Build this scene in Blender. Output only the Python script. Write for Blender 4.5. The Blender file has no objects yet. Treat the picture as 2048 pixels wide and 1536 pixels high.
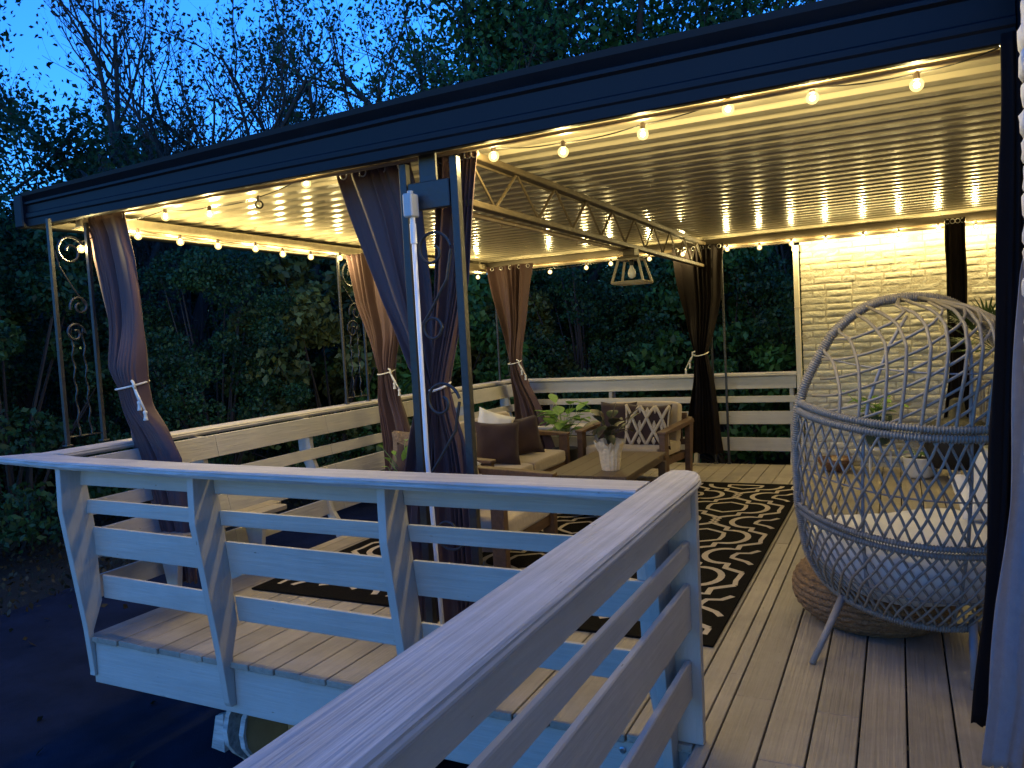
import bpy, bmesh, math, random
import numpy as np
from mathutils import Vector, Matrix
S = bpy.context.scene
PI = math.pi
random.seed(7)
# ------------------------------------------------------------ camera
def cam_axes(yaw, p, r):
    cy, sy = math.cos(yaw), math.sin(yaw)
    f = Vector((-sy*math.cos(p), cy*math.cos(p), -math.sin(p)))
    rt = Vector((cy, sy, 0)); up = rt.cross(f)
    return rt*math.cos(r)+up*math.sin(r), up*math.cos(r)-rt*math.sin(r), f
ca, cb, cf = cam_axes(math.radians(26.4), math.radians(3.3), math.radians(-3.1))
cam = bpy.data.objects.new('camera', bpy.data.cameras.new('camera'))
S.collection.objects.link(cam)
M = Matrix((ca, cb, -cf)).transposed().to_4x4(); M.translation = Vector((0, 0, 1.6))
cam.matrix_world = M
cam.data.sensor_width = 36; cam.data.lens = 1560/2048*36
cam.data.clip_start = 0.05; cam.data.clip_end = 500
S.camera = cam
S.view_settings.view_transform = 'Standard'; S.view_settings.look = 'None'
S.view_settings.exposure = 3.05; S.view_settings.gamma = 1
S.cycles.use_denoising = True
S.cycles.max_bounces = 6; S.cycles.diffuse_bounces = 3; S.cycles.glossy_bounces = 3
S.cycles.transparent_max_bounces = 8; S.cycles.sample_clamp_indirect = 4
# ------------------------------------------------------------ dusk sky (sun already under the trees)
W = bpy.data.worlds.new('World'); S.world = W; W.use_nodes = True
wn, wl = W.node_tree.nodes, W.node_tree.links
wn.clear()
wo = wn.new('ShaderNodeOutputWorld'); bg = wn.new('ShaderNodeBackground')
sky = wn.new('ShaderNodeTexSky'); sky.sky_type = 'NISHITA'; sky.sun_disc = False
sky.sun_elevation = math.radians(1.5); sky.sun_rotation = math.radians(170)
sky.air_density = 1.0; sky.ozone_density = 4.0; sky.dust_density = 0.3
tint = wn.new('ShaderNodeMix'); tint.data_type = 'RGBA'; tint.blend_type = 'MULTIPLY'; tint.inputs[0].default_value = 1
tint.inputs[7].default_value = (0.42, 0.95, 1.58, 1)
wl.new(sky.outputs[0], tint.inputs[6])
wl.new(tint.outputs[2], bg.inputs[0]); wl.new(bg.outputs[0], wo.inputs[0])
bg.inputs[1].default_value = 0.15
LIGHT_W = 4.9
# ------------------------------------------------------------ tagging
def tag(o, label=None, cat=None, group=None, kind=None):
    if label: o['label'] = label
    if cat: o['category'] = cat
    if group: o['group'] = group
    if kind: o['kind'] = kind
    return o
def thing(name, label, cat, loc=(0, 0, 0), rz=0, group=None):
    o = bpy.data.objects.new(name, None); S.collection.objects.link(o)
    o.empty_display_size = .1
    o.location = loc; o.rotation_euler = (0, 0, rz)
    return tag(o, label, cat, group)
# ------------------------------------------------------------ mesh builder
class MB:
    def __init__(s): s.v = []; s.f = []; s.m = []; s.cur = 0
    def add(s, vs, fs):
        n = len(s.v); s.v += [tuple(v) for v in vs]
        for f in fs: s.f.append([i+n for i in f]); s.m.append(s.cur)
    def hexa(s, P, ch=0.0):
        # P: 8 pts bottom ring 0-3 , top ring 4-7
        s.add(P, [(3, 2, 1, 0), (4, 5, 6, 7), (0, 1, 5, 4), (1, 2, 6, 5), (2, 3, 7, 6), (3, 0, 4, 7)])
    def box(s, a, b, ch=0.0, mat=None):
        x0, y0, z0 = a; x1, y1, z1 = b
        if ch <= 0:
            P = [(x0, y0, z0), (x1, y0, z0), (x1, y1, z0), (x0, y1, z0), (x0, y0, z1), (x1, y0, z1), (x1, y1, z1), (x0, y1, z1)]
            F = [(3, 2, 1, 0), (4, 5, 6, 7), (0, 1, 5, 4), (1, 2, 6, 5), (2, 3, 7, 6), (3, 0, 4, 7)]
        else:
            c = min(ch, (x1-x0)*.45, (y1-y0)*.45, (z1-z0)*.45)
            P = []
            idx = {}
            for sx in (0, 1):
                for sy in (0, 1):
                    for sz in (0, 1):
                        X = (x0, x1)[sx]; Y = (y0, y1)[sy]; Z = (z0, z1)[sz]
                        ex = (c, -c)[sx]; ey = (c, -c)[sy]; ez = (c, -c)[sz]
                        idx[(sx, sy, sz, 'x')] = len(P); P.append((X, Y+ey, Z+ez))
                        idx[(sx, sy, sz, 'y')] = len(P); P.append((X+ex, Y, Z+ez))
                        idx[(sx, sy, sz, 'z')] = len(P); P.append((X+ex, Y+ey, Z))
            F = []
            for ax in 'xyz':
                for sd in (0, 1):
                    o = [(0, 0), (1, 0), (1, 1), (0, 1)]
                    q = []
                    for (p, r) in o:
                        k = {'x': (sd, p, r), 'y': (p, sd, r), 'z': (p, r, sd)}[ax]
                        q.append(idx[k+(ax,)])
                    flip = (sd == 0) if ax != 'y' else (sd == 1)
                    F.append(q[::-1] if flip else q)
            for p in (0, 1):
                for r in (0, 1):
                    F.append([idx[(0, p, r, 'y')], idx[(1, p, r, 'y')], idx[(1, p, r, 'z')], idx[(0, p, r, 'z')]])
                    F.append([idx[(p, 0, r, 'x')], idx[(p, 1, r, 'x')], idx[(p, 1, r, 'z')], idx[(p, 0, r, 'z')]])
                    F.append([idx[(p, r, 0, 'x')], idx[(p, r, 1, 'x')], idx[(p, r, 1, 'y')], idx[(p, r, 0, 'y')]])
            for k in [(a_, b_, c_) for a_ in (0, 1) for b_ in (0, 1) for c_ in (0, 1)]:
                F.append([idx[k+('x',)], idx[k+('y',)], idx[k+('z',)]])
        if mat is not None: P = [tuple(mat @ Vector(p)) for p in P]
        s.add(P, F)
    def prism(s, poly, axis, a, b):
        # poly: 2-D points; axis: extrusion axis; order: x->(y,z) y->(x,z) z->(x,y)
        def pt(p, t):
            return {'x': (t, p[0], p[1]), 'y': (p[0], t, p[1]), 'z': (p[0], p[1], t)}[axis]
        n = len(poly)
        P = [pt(p, a) for p in poly]+[pt(p, b) for p in poly]
        F = [list(range(n)), list(range(2*n-1, n-1, -1))]
        for i in range(n): F.append([i, i+n, (i+1) % n+n, (i+1) % n])
        s.add(P, F)
    def tube(s, path, r, n=8, closed=False, cap=True, flat=None):
        path = [Vector(p) for p in path]; L = len(path)
        rr = r if hasattr(r, '__len__') else [r]*L
        rings = []
        T0 = None; N = None
        for i, p in enumerate(path):
            if closed: T = path[(i+1) % L]-path[i-1]
            else: T = path[min(i+1, L-1)]-path[max(i-1, 0)]
            if T.length < 1e-9: T = Vector((0, 0, 1))
            T.normalize()
            if N is None:
                N = T.cross(Vector((0, 0, 1)))
                if N.length < 1e-3: N = T.cross(Vector((1, 0, 0)))
                N.normalize()
            else:
                N = N-T*N.dot(T)
                if N.length < 1e-6: N = T.orthogonal()
                N.normalize()
            B = T.cross(N)
            k = flat if flat else 1
            rings.append([p+N*math.cos(2*PI*j/n)*rr[i]*k+B*math.sin(2*PI*j/n)*rr[i] for j in range(n)])
        P = [q for rg in rings for q in rg]; F = []
        for i in range(L if closed else L-1):
            a = i*n; b = ((i+1) % L)*n
            for j in range(n): F.append([a+j, a+(j+1) % n, b+(j+1) % n, b+j])
        if not closed and cap:
            F.append(list(range(n))[::-1]); F.append([(L-1)*n+j for j in range(n)])
        s.add(P, F)
    def lathe(s, prof, c=(0, 0, 0), n=24, sx=1, sy=1, cap=True):
        P = []
        for (r, z) in prof:
            for j in range(n): P.append((c[0]+r*math.cos(2*PI*j/n)*sx, c[1]+r*math.sin(2*PI*j/n)*sy, c[2]+z))
        F = []
        for i in range(len(prof)-1):
            for j in range(n): F.append([i*n+j, i*n+(j+1) % n, (i+1)*n+(j+1) % n, (i+1)*n+j])
        if cap:
            F.append(list(range(n))[::-1]); F.append([(len(prof)-1)*n+j for j in range(n)])
        s.add(P, F)
    def grid(s, fn, nu, nv, thick=0):
        P = [fn(i/nu, j/nv) for j in range(nv+1) for i in range(nu+1)]
        F = [[j*(nu+1)+i, j*(nu+1)+i+1, (j+1)*(nu+1)+i+1, (j+1)*(nu+1)+i] for j in range(nv) for i in range(nu)]
        s.add(P, F)
    def build(s, name, mats, parent=None, smooth=False, bevel=0, fixn=True):
        me = bpy.data.meshes.new(name)
        me.from_pydata(s.v, [], s.f)
        if not isinstance(mats, (list, tuple)): mats = [mats]
        for m in mats: me.materials.append(m)
        me.polygons.foreach_set('material_index', s.m)
        if fixn or bevel:
            bm = bmesh.new(); bm.from_mesh(me)
            bmesh.ops.recalc_face_normals(bm, faces=bm.faces)
            bm.to_mesh(me); bm.free()
        if smooth: me.polygons.foreach_set('use_smooth', [True]*len(me.polygons))
        me.update()
        o = bpy.data.objects.new(name, me); S.collection.objects.link(o)
        if bevel:
            md = o.modifiers.new('bevel', 'BEVEL'); md.width = bevel; md.segments = 2; md.limit_method = 'ANGLE'
        if parent: o.parent = parent
        return o
def solid(o, t, off=0):
    md = o.modifiers.new('thickness', 'SOLIDIFY'); md.thickness = t; md.offset = off; return o
def subd(o, n=1):
    md = o.modifiers.new('subd', 'SUBSURF'); md.levels = n; md.render_levels = n; return o
def rotz(a, c=(0, 0, 0)):
    return Matrix.Translation(c) @ Matrix.Rotation(a, 4, 'Z')
# ------------------------------------------------------------ materials
def mat(name, col, rough=.6, metal=0, var=.15, scale=(6, 6, 6), detail=6, bump=0, bscale=None, col2=None, spec=.5,
        trans=0, island=0, emit=None, estr=0, coat=0, thr=None, sheen=0, chips=0, stain=0):
    m = bpy.data.materials.new(name); m.use_nodes = True
    n, l = m.node_tree.nodes, m.node_tree.links
    b = n['Principled BSDF']
    b.inputs['Roughness'].default_value = rough; b.inputs['Metallic'].default_value = metal
    b.inputs['Specular IOR Level'].default_value = spec
    if coat: b.inputs['Coat Weight'].default_value = coat; b.inputs['Coat Roughness'].default_value = .25
    if sheen: b.inputs['Sheen Weight'].default_value = sheen
    tc = n.new('ShaderNodeTexCoord'); mp = n.new('ShaderNodeMapping'); mp.inputs['Scale'].default_value = scale
    l.new(tc.outputs['Object'], mp.inputs[0])
    ns = n.new('ShaderNodeTexNoise'); ns.inputs['Scale'].default_value = 1; ns.inputs['Detail'].default_value = detail
    ns.inputs['Roughness'].default_value = .65
    l.new(mp.outputs[0], ns.inputs[0])
    cr = n.new('ShaderNodeValToRGB'); e = cr.color_ramp.elements
    c2 = col2 if col2 else tuple(c*(1-var) for c in col)
    c1 = col if col2 else tuple(min(1, c*(1+var*.6)) for c in col)
    e[0].position, e[1].position = thr if thr else (.3, .7)
    e[0].color = (*c2, 1); e[1].color = (*c1, 1)
    l.new(ns.outputs[0], cr.inputs[0])
    out = cr.outputs[0]
    if stain:
        n3 = n.new('ShaderNodeTexNoise'); n3.inputs['Scale'].default_value = 1.7; n3.inputs['Detail'].default_value = 5; n3.inputs['Roughness'].default_value = .7
        l.new(tc.outputs['Object'], n3.inputs[0]); m3 = n.new('ShaderNodeMapRange'); m3.inputs[1].default_value = .35; m3.inputs[2].default_value = .65
        m3.inputs[3].default_value = 1-stain; m3.inputs[4].default_value = 1+stain*.5; l.new(n3.outputs[0], m3.inputs[0])
        h3 = n.new('ShaderNodeHueSaturation'); l.new(m3.outputs[0], h3.inputs['Value']); l.new(out, h3.inputs['Color']); out = h3.outputs[0]
    if chips:
        n4 = n.new('ShaderNodeTexNoise'); n4.inputs['Scale'].default_value = 1; n4.inputs['Detail'].default_value = 3
        m4 = n.new('ShaderNodeMapping'); m4.inputs['Scale'].default_value = tuple(q*1.4+9 for q in scale); l.new(tc.outputs['Object'], m4.inputs[0]); l.new(m4.outputs[0], n4.inputs[0])
        r4 = n.new('ShaderNodeMapRange'); r4.inputs[1].default_value = .755-chips*.1; r4.inputs[2].default_value = .79-chips*.1; l.new(n4.outputs[0], r4.inputs[0])
        x4 = n.new('ShaderNodeMix'); x4.data_type = 'RGBA'; l.new(r4.outputs[0], x4.inputs[0]); l.new(out, x4.inputs[6]); x4.inputs[7].default_value = (.20, .17, .13, 1); out = x4.outputs[2]
    if island:
        g = n.new('ShaderNodeNewGeometry'); hs = n.new('ShaderNodeHueSaturation')
        mr = n.new('ShaderNodeMapRange'); mr.inputs[3].default_value = 1-island; mr.inputs[4].default_value = 1+island
        l.new(g.outputs['Random Per Island'], mr.inputs[0]); l.new(mr.outputs[0], hs.inputs['Value']); l.new(out, hs.inputs['Color'])
        out = hs.outputs[0]
    l.new(out, b.inputs['Base Color'])
    # slight roughness variation
    rr = n.new('ShaderNodeMapRange'); rr.inputs[3].default_value = max(0, rough-.08); rr.inputs[4].default_value = min(1, rough+.1)
    l.new(ns.outputs[0], rr.inputs[0]); l.new(rr.outputs[0], b.inputs['Roughness'])
    if bump:
        n2 = n.new('ShaderNodeTexNoise'); n2.inputs['Scale'].default_value = 1; n2.inputs['Detail'].default_value = 4
        mp2 = n.new('ShaderNodeMapping'); mp2.inputs['Scale'].default_value = bscale or scale
        l.new(tc.outputs['Object'], mp2.inputs[0]); l.new(mp2.outputs[0], n2.inputs[0])
        bp = n.new('ShaderNodeBump'); bp.inputs['Strength'].default_value = bump; bp.inputs['Distance'].default_value = .01
        l.new(n2.outputs[0], bp.inputs['Height']); l.new(bp.outputs[0], b.inputs['Normal'])
    if trans:
        tr = n.new('ShaderNodeBsdfTranslucent'); mx = n.new('ShaderNodeMixShader'); mx.inputs[0].default_value = trans
        l.new(out, tr.inputs[0]); l.new(b.outputs[0], mx.inputs[1]); l.new(tr.outputs[0], mx.inputs[2])
        l.new(mx.outputs[0], n['Material Output'].inputs[0])
    if emit:
        b.inputs['Emission Color'].default_value = (*emit, 1); b.inputs['Emission Strength'].default_value = estr
    return m
PAINT = (.43, .41, .37)
def wood_paint(name, col, sc, isl=.06, bump=.35, var=.16, chips=.2, stain=.10):
    return mat(name, col, rough=.55, var=var, scale=sc, bump=bump, bscale=tuple(s*2.2 for s in sc), island=isl, chips=chips, stain=stain)
M_px = wood_paint('painted wood along x', PAINT, (1.6, 28, 28), var=.09)
M_py = wood_paint('painted wood along y', PAINT, (28, 1.6, 28), var=.09)
M_pz = wood_paint('painted wood upright', PAINT, (30, 30, 1.2), var=.07)
M_cx = wood_paint('weathered cap along x', (.47, .44, .40), (1.0, 45, 20), bump=.7, var=.30, chips=.35, stain=.18)
M_cy = wood_paint('weathered cap along y', (.47, .44, .40), (45, 1.0, 20), bump=.7, var=.30, chips=.35, stain=.18)
M_dk = wood_paint('worn deck paint', (.31, .27, .215), (34, .8, 34), isl=.13, bump=.6, var=.14, chips=.45, stain=.22)
M_under = mat('deck underside', (.10, .085, .07), .9)
M_fas = mat('black glossy aluminium', (.006, .008, .012), .5, var=.25, scale=(3, 3, 3), spec=.22)
M_ceil = mat('cream enamelled metal', (.37, .33, .24), .19, var=.06, scale=(2, 6, 6), spec=.55)
M_beam = mat('cream painted beam', (.36, .31, .22), .5, var=.22, scale=(14, 14, 14), bump=.2)
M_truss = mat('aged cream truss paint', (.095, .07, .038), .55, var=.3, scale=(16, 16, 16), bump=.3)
M_iron = mat('dark painted iron', (.018, .018, .019), .45, var=.4, scale=(30, 30, 30), bump=.3, spec=.6)
M_rod = mat('bronze rod', (.30, .23, .15), .4, metal=.3, var=.1)
M_rearb = mat('dark bronze beam', (.045, .034, .022), .5, var=.3)
M_pvc = mat('white conduit pipe', (.75, .75, .74), .4, var=.05)
M_grey = mat('grey electrical box', (.42, .44, .43), .55, var=.1)
M_brick = mat('cream painted brick', (.56, .53, .45), .7, var=.22, scale=(7, 7, 7), bump=.9, bscale=(45, 45, 45), island=.09)
M_mort = mat('painted mortar', (.43, .39, .31), .85, var=.2, scale=(20, 20, 20), bump=.8, bscale=(80, 80, 80))
M_brickw = mat('white painted brick', (.70, .69, .67), .75, var=.22, scale=(12, 12, 12), bump=1.0, bscale=(50, 50, 50), island=.05)
M_trim = mat('cream downspout enamel', (.58, .53, .45), .45, var=.08, scale=(4, 4, 4))
M_cur = mat('brown outdoor fabric', (.070, .034, .036), .72, var=.16, scale=(18, 18, 6), bump=.3, bscale=(14, 14, 5), sheen=.12)
M_curd = mat('dark and shaded outdoor fabric', (.007, .004, .004), .85, var=.2, scale=(20, 20, 20), spec=.2)  # near black; also carries the shade of the right curtain's unlit side
M_curp = mat('taupe outdoor fabric', (.30, .27, .28), .72, var=.12, scale=(24, 24, 24), bump=.12, bscale=(160, 160, 160), sheen=.2)
M_rope = mat('white cotton rope', (.72, .69, .62), .9, var=.15, scale=(50, 50, 50), bump=.6, bscale=(200, 200, 200))
M_wick = mat('grey resin wicker', (.23, .205, .17), .5, var=.2, scale=(40, 40, 40), island=.12)
M_wleg = mat('grey powder coated steel', (.25, .24, .235), .5, var=.08)
M_cush = mat('white cushion cloth', (.72, .70, .66), .9, var=.08, scale=(5, 5, 5), bump=.4, bscale=(9, 9, 9), sheen=.3)
M_beige = mat('beige seat fabric', (.38, .31, .22), .9, var=.12, scale=(40, 40, 40), bump=.5, bscale=(12, 12, 12), sheen=.3)
M_dkp = mat('chocolate pillow cloth', (.032, .014, .013), .88, var=.2, scale=(60, 60, 60), bump=.5, bscale=(10, 10, 10), sheen=.15)
M_fur = mat('brown fur', (.20, .14, .09), .95, var=.5, scale=(45, 45, 45), bump=1.5, bscale=(60, 60, 60))
M_teak = mat('oiled acacia wood', (.115, .062, .032), .5, var=.4, scale=(30, 4, 30), bump=.3)
M_tabl = mat('brown table planks', (.10, .066, .04), .45, var=.35, scale=(26, 2.2, 26), bump=.25)
M_jute = mat('braided jute', (.25, .155, .08), .95, var=.4, scale=(40, 40, 60), bump=1.5, bscale=(90, 90, 90))
M_rug = mat('black rug pile', (.006, .005, .0045), 1.0, spec=.1, var=.35, scale=(80, 80, 80), bump=.8, bscale=(250, 250, 250))
M_rugc = mat('cream rug pile', (.52, .44, .33), .95, var=.2, scale=(60, 60, 60), bump=.6, bscale=(250, 250, 250))
M_paper = mat('crinkled kraft paper', (.70, .58, .38), .7, var=.25, scale=(14, 14, 30), bump=1.0, bscale=(25, 25, 25))
M_soil = mat('potting soil', (.035, .024, .016), .95, var=.4, scale=(60, 60, 60))
M_navy = mat('dark blue glazed pot', (.012, .015, .05), .3, var=.1)
M_green = mat('dark green glazed pot', (.02, .05, .045), .35, var=.2)
M_whitep = mat('white ceramic', (.70, .68, .63), .4, var=.05)
M_blk = mat('matt black plastic', (.008, .008, .009), .6, var=.2)
M_leaf = mat('light green leaf', (.17, .32, .06), .5, var=.35, scale=(12, 12, 12), trans=.3, island=.2)
M_leafd = mat('dark patterned leaf', (.04, .085, .03), .45, col2=(.06, .018, .025), scale=(14, 14, 14), island=.25)
M_palm = mat('palm frond', (.055, .10, .03), .55, var=.4, scale=(10, 10, 10), trans=.2, island=.2)
M_bark = mat('dark bark', (.035, .03, .026), .9, var=.4, scale=(10, 10, 3), bump=.6)
M_stem = mat('green stem', (.14, .22, .07), .6)
M_asph = mat('asphalt', (.010, .016, .032), .95, spec=.2, stain=.4, var=.3, scale=(1.2, 1.2, 1.2), bump=.5, bscale=(120, 120, 120))
M_soilg = mat('leaf littered soil', (.022, .024, .018), .95, col2=(.010, .012, .008), scale=(9, 9, 9), bump=1, bscale=(30, 30, 30))
M_steel = mat('brushed steel', (.5, .5, .5), .3, metal=.9, var=.1)
M_bowl = mat('brown glazed bowl', (.14, .07, .04), .3, var=.3)
M_rock = mat('mossy rock', (.11, .105, .09), .9, var=.4, scale=(8, 8, 8), bump=1)
M_oldw = mat('worn blue white painted wood', (.42, .42, .40), .7, var=.5, scale=(4, 30, 30), bump=.6)
M_tan = mat('tan plywood', (.42, .29, .13), .65, var=.15, scale=(8, 8, 8))
# bulbs
def bulb_mat(name, lit, core=False):
    m = bpy.data.materials.new(name); m.use_nodes = True
    n, l = m.node_tree.nodes, m.node_tree.links
    n.clear(); o = n.new('ShaderNodeOutputMaterial'); tr = n.new('ShaderNodeBsdfTransparent')
    mx = n.new('ShaderNodeMixShader')
    if lit:
        em = n.new('ShaderNodeEmission'); em.inputs[0].default_value = (1, .66, .22, 1) if not core else (1, .86, .5, 1); em.inputs[1].default_value = .32 if not core else 12
        mx.inputs[0].default_value = .62
        l.new(tr.outputs[0], mx.inputs[1]); l.new(em.outputs[0], mx.inputs[2])
    else:
        gl = n.new('ShaderNodeBsdfGlossy'); gl.inputs['Roughness'].default_value = .05
        fr = n.new('ShaderNodeFresnel'); fr.inputs[0].default_value = 1.6
        l.new(fr.outputs[0], mx.inputs[0]); l.new(tr.outputs[0], mx.inputs[1]); l.new(gl.outputs[0], mx.inputs[2])
    l.new(mx.outputs[0], o.inputs[0])
    return m
M_lit = bulb_mat('lit bulb glass', True); M_core = bulb_mat('glowing filament', True, True); M_unlit = bulb_mat('clear bulb glass', False)
M_frost = mat('frosted bulb', (.7, .68, .62), .35)
M_sock = mat('brown bulb socket', (.06, .04, .03), .5)
M_cord = mat('black light cord', (.01, .009, .009), .6)

# ============================================================ SETTING
TR = 0.035
g = MB()
def gz(x, y):
    z = -.95+.05*math.sin(x*.35+1)*math.sin(y*.3)
    if x < -8.5 or y > 11.0:
        z += .15
    return z
xs = [-150, -90, -60, -40]+[-30+i for i in range(45)]+[20, 35, 60, 100, 150]
ys = [-60, -30, -15]+[-6+i for i in range(38)]+[40, 60, 100, 160]
def gfn(i, j):
    x, y = xs[i], ys[j]; return (x, y, gz(x, y) if -28 < x < 14 and -6 < y < 31 else -.9)
P = [gfn(i, j) for j in range(len(ys)) for i in range(len(xs))]
n = len(xs)
g.add(P, [[j*n+i, j*n+i+1, (j+1)*n+i+1, (j+1)*n+i] for j in range(len(ys)-1) for i in range(n-1)])
tag(g.build('ground', M_soilg, smooth=True), kind='structure')
g = MB()  # asphalt drive, curved edge
def dr(u, v):
    y = -30+41*v
    xl = -8.3+.5*math.sin(y*.5)+(0 if y < 6 else (y-6)*.25)
    if y < 1: xl -= (1-y)*.7
    x = xl+(14-xl)*u
    return (x, y, -.82+.004*u)
g.grid(dr, 20, 40)
tag(g.build('driveway', M_asph, smooth=True), kind='structure')

# deck boards (one mesh per plank field is a surface pattern)
BP = .168
def deck_field(name, x0, x1, y0, y1, seed, front_over=0):
    rnd = random.Random(seed); b = MB()
    k0 = math.floor(x0/BP); x = k0*BP+.0
    i = 0
    while x < x1-.02:
        a = max(x, x0)+.004; c = min(x+BP, x1)-.004
        if c-a > .02:
            y = y0; nxt = y0+rnd.uniform(.6, 3.6)
            while y < y1-.01:
                e = min(nxt, y1)
                if y1-e < .3: e = y1
                fo = rnd.uniform(0, .012) if y == y0 else 0
                dz = rnd.uniform(-.0012, .0012)
                b.box((a, y+fo+.001, -.032+dz), (c, e-.001, dz), .003)
                y = e; nxt = y+rnd.uniform(2.2, 3.7)
        x += BP
    return b
deck = thing('deck', None, None); del_keys = None
tag(deck, kind='structure')
b = deck_field('deck', -4.30, -.74, 2.87, 9.27, 3)
b.build('deck_boards', M_dk, deck)
b = deck_field('deck', -.74, 1.6, -2.5, 9.27, 5)
b.build('deck_boards', M_dk, deck)
b = MB(); b.box((-4.285, 2.90, -.285), (-.74, 2.94, -.036), .003); b.box((-.76, -2.5, -.285), (-.72, 2.895, -.036), .003)
b.build('rim_board', M_px, deck)
b = MB(); b.box((-4.26, 2.945, -.285), (-4.22, 9.25, -.036), .003); b.box((-4.22, 9.21, -.285), (1.6, 9.25, -.036), .003)
b.build('rim_board', M_py, deck)
b = MB()
for k in range(12): b.box((-4.21, 3.2+k*.52, -.24), (1.58, 3.24+k*.52, -.036))
for k in range(10): b.box((-.70, -2.4+k*.52, -.24), (1.58, -2.36+k*.52, -.036))
for (x, y) in [(-4.0, 4.4), (-1, 4.4), (-4, 6), (-1, 6), (-4, 9), (-1, 9), (-.6, 0), (-.6, -2), (1.4, 3), (1.4, 6)]:
    b.box((x-.06, y-.06, -1.0), (x+.06, y+.06, -.24))
b.build('joist_frame', M_under, deck)

# ============================================================ RAILINGS
def ogee(w, t=.042):
    # cap cross-section: offset from outer edge 0..w, z 0 (bottom)..t
    return [(0.012, 0), (.006, .008), (.0, .016), (.0, .022), (.006, .026), (.004, .034), (.012, t), (w-.012, t), (w-.004, .034), (w-.006, .026), (w, .022), (w, .012), (w-.01, 0)]
# ---- front railing (R1)
r1 = thing('deck_railing', 'pale painted railing with splayed posts along the front edge of the deck, facing the driveway', 'railing', (-2.5, 2.75, 0))
def loc(o): return o
capL = [(-.83, 2.585), (-2.0, 2.615), (-3.15, 2.655), (-4.3, 2.745), (-5.02, 2.84)]
b = MB(); prof = ogee(.195)
rings = []
for i, (x, y) in enumerate(capL):
    if i == len(capL)-1:
        rings.append([(x+o*1.05, y+o, 1.008+z) for (o, z) in prof])
    else: rings.append([(x, y+o, 1.008+z) for (o, z) in prof])
P = [p for r in rings for p in r]; k = len(prof); F = [list(range(k)), list(range((len(capL)-1)*k, len(capL)*k))[::-1]]
for i in range(len(capL)-1):
    for j in range(k): F.append([i*k+j, i*k+(j+1) % k, (i+1)*k+(j+1) % k, (i+1)*k+j])
b.add(P, F); b.build('cap_board', M_cx, None)
cap1 = bpy.data.objects[-1] if False else [o for o in S.collection.objects if o.name.startswith('cap_board')][-1]
def setp(o, p):
    o.parent = p; o.matrix_parent_inverse = Matrix.Translation(-Vector(p.location)); return o
setp(cap1, r1)
def lean(x):  # shift of the outer line along the front railing
    return max(0, (-x-2.6))*.045
def post1(x, xo=0):
    s = lean(x)
    poly = [(2.70+s, 1.006), (2.695+s, .76), (2.80+s*.8, .05), (2.835+s*.6, -.21), (2.855+s*.3, -.235), (2.897, -.235), (2.897, .03), (2.935+s*.4, .19), (2.885+s, .65), (2.845+s, 1.006)]
    b = MB(); b.prism(poly, 'x', x-.042, x); return setp(b.build('post', M_pz, bevel=.003), r1)
for x in (-4.255, -3.15, -1.975, -.80): post1(x)
def slat1(xa, xb, z0, z1, ya, yb, t=.022, sag=0):
    b = MB(); sa, sb = lean(xa), lean(xb)
    y0, y1 = ya, yb  # y at z0, y at z1
    P = [(xa, y0+sa*.7, z0), (xb, y0+sb*.7, z0), (xb, y0+t+sb*.7, z0), (xa, y0+t+sa*.7, z0), (xa, y1+sa, z1), (xb, y1+sb, z1), (xb, y1+t+sb, z1), (xa, y1+t+sa, z1)]
    b.hexa(P); return setp(b.build('slat', M_px, bevel=.004), r1)
bays = [(-4.268, -3.195), (-3.148, -2.02), (-1.973, -.845)]
for (xa, xb) in bays:
    slat1(xa, xb, .892, 1.004, 2.838, 2.828)
    slat1(xa, xb, .722, .80, 2.862, 2.852)
    slat1(xa, xb, .463, .632, 2.900, 2.874)
    slat1(xa, xb, .196, .332, 2.932, 2.912)
b = MB()
for x in (-4.268, -3.148, -1.973):
    b.box((x, 2.872, .03), (x+.03, 2.896+.02, .89))
# ---- side railing towards the camera (R2)
r2 = thing('deck_railing', 'grey weathered railing with a wide rounded cap running towards the viewer beside the deck boards', 'railing', (-.75, 1.5, 0))
b = MB(); prof = ogee(.172)
X0 = -.648
ysr = [(-1.6, 0), (2.9, 0)]
pts = []
P = []; stations = [-1.6, .0, 1.5, 2.80, 2.88, 2.94, 2.985, 3.01]
k = len(prof)
for i, y in enumerate(stations):
    sh = .0
    wL = 0; wR = 0
    if y > 2.8:
        tt = (y-2.80)/.21; wR = .085*(1-math.sqrt(max(0, 1-tt*tt)))+.0; wL = .02*tt**4
    for (o, z) in prof:
        f = o/.172
        P.append((X0-.012*(y-1)/2-wR*(1-f)-o+wL*f, y, 1.008+z))
F = [list(range(k)), list(range((len(stations)-1)*k, len(stations)*k))[::-1]]
for i in range(len(stations)-1):
    for j in range(k): F.append([i*k+j, i*k+(j+1) % k, (i+1)*k+(j+1) % k, (i+1)*k+j])
b.add(P, F); setp(b.build('cap_board', M_cy), r2)
def slat2(y0, y1, z0, z1, x=-.722):
    b = MB(); b.box((x-.024, y0, z0), (x, y1, z1), .004); return setp(b.build('slat', M_py), r2)
for (z0, z1, x) in [(.885, 1.004, -.712), (.725, .80, -.724), (.46, .635, -.728), (.19, .335, -.735)]:
    slat2(.62, 2.895, z0, z1, x)
    slat2(-1.6, .575, z0, z1, x)
b = MB(); b.prism([(-.695, 1.006), (-.702, .0015), (-.88, .0015), (-.93, .3), (-.94, .7), (-.90, 1.006)], 'y', 2.90, 2.945)
setp(b.build('post', M_pz, bevel=.004), r2)
for y in (-1.2, .6):
    b = MB(); b.prism([(-.745, 1.006), (-.752, -.2), (-.79, -.2), (-.86, .25), (-.86, .7), (-.84, 1.006)], 'y', y-.042, y); setp(b.build('post', M_pz, bevel=.004), r2)
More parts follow.
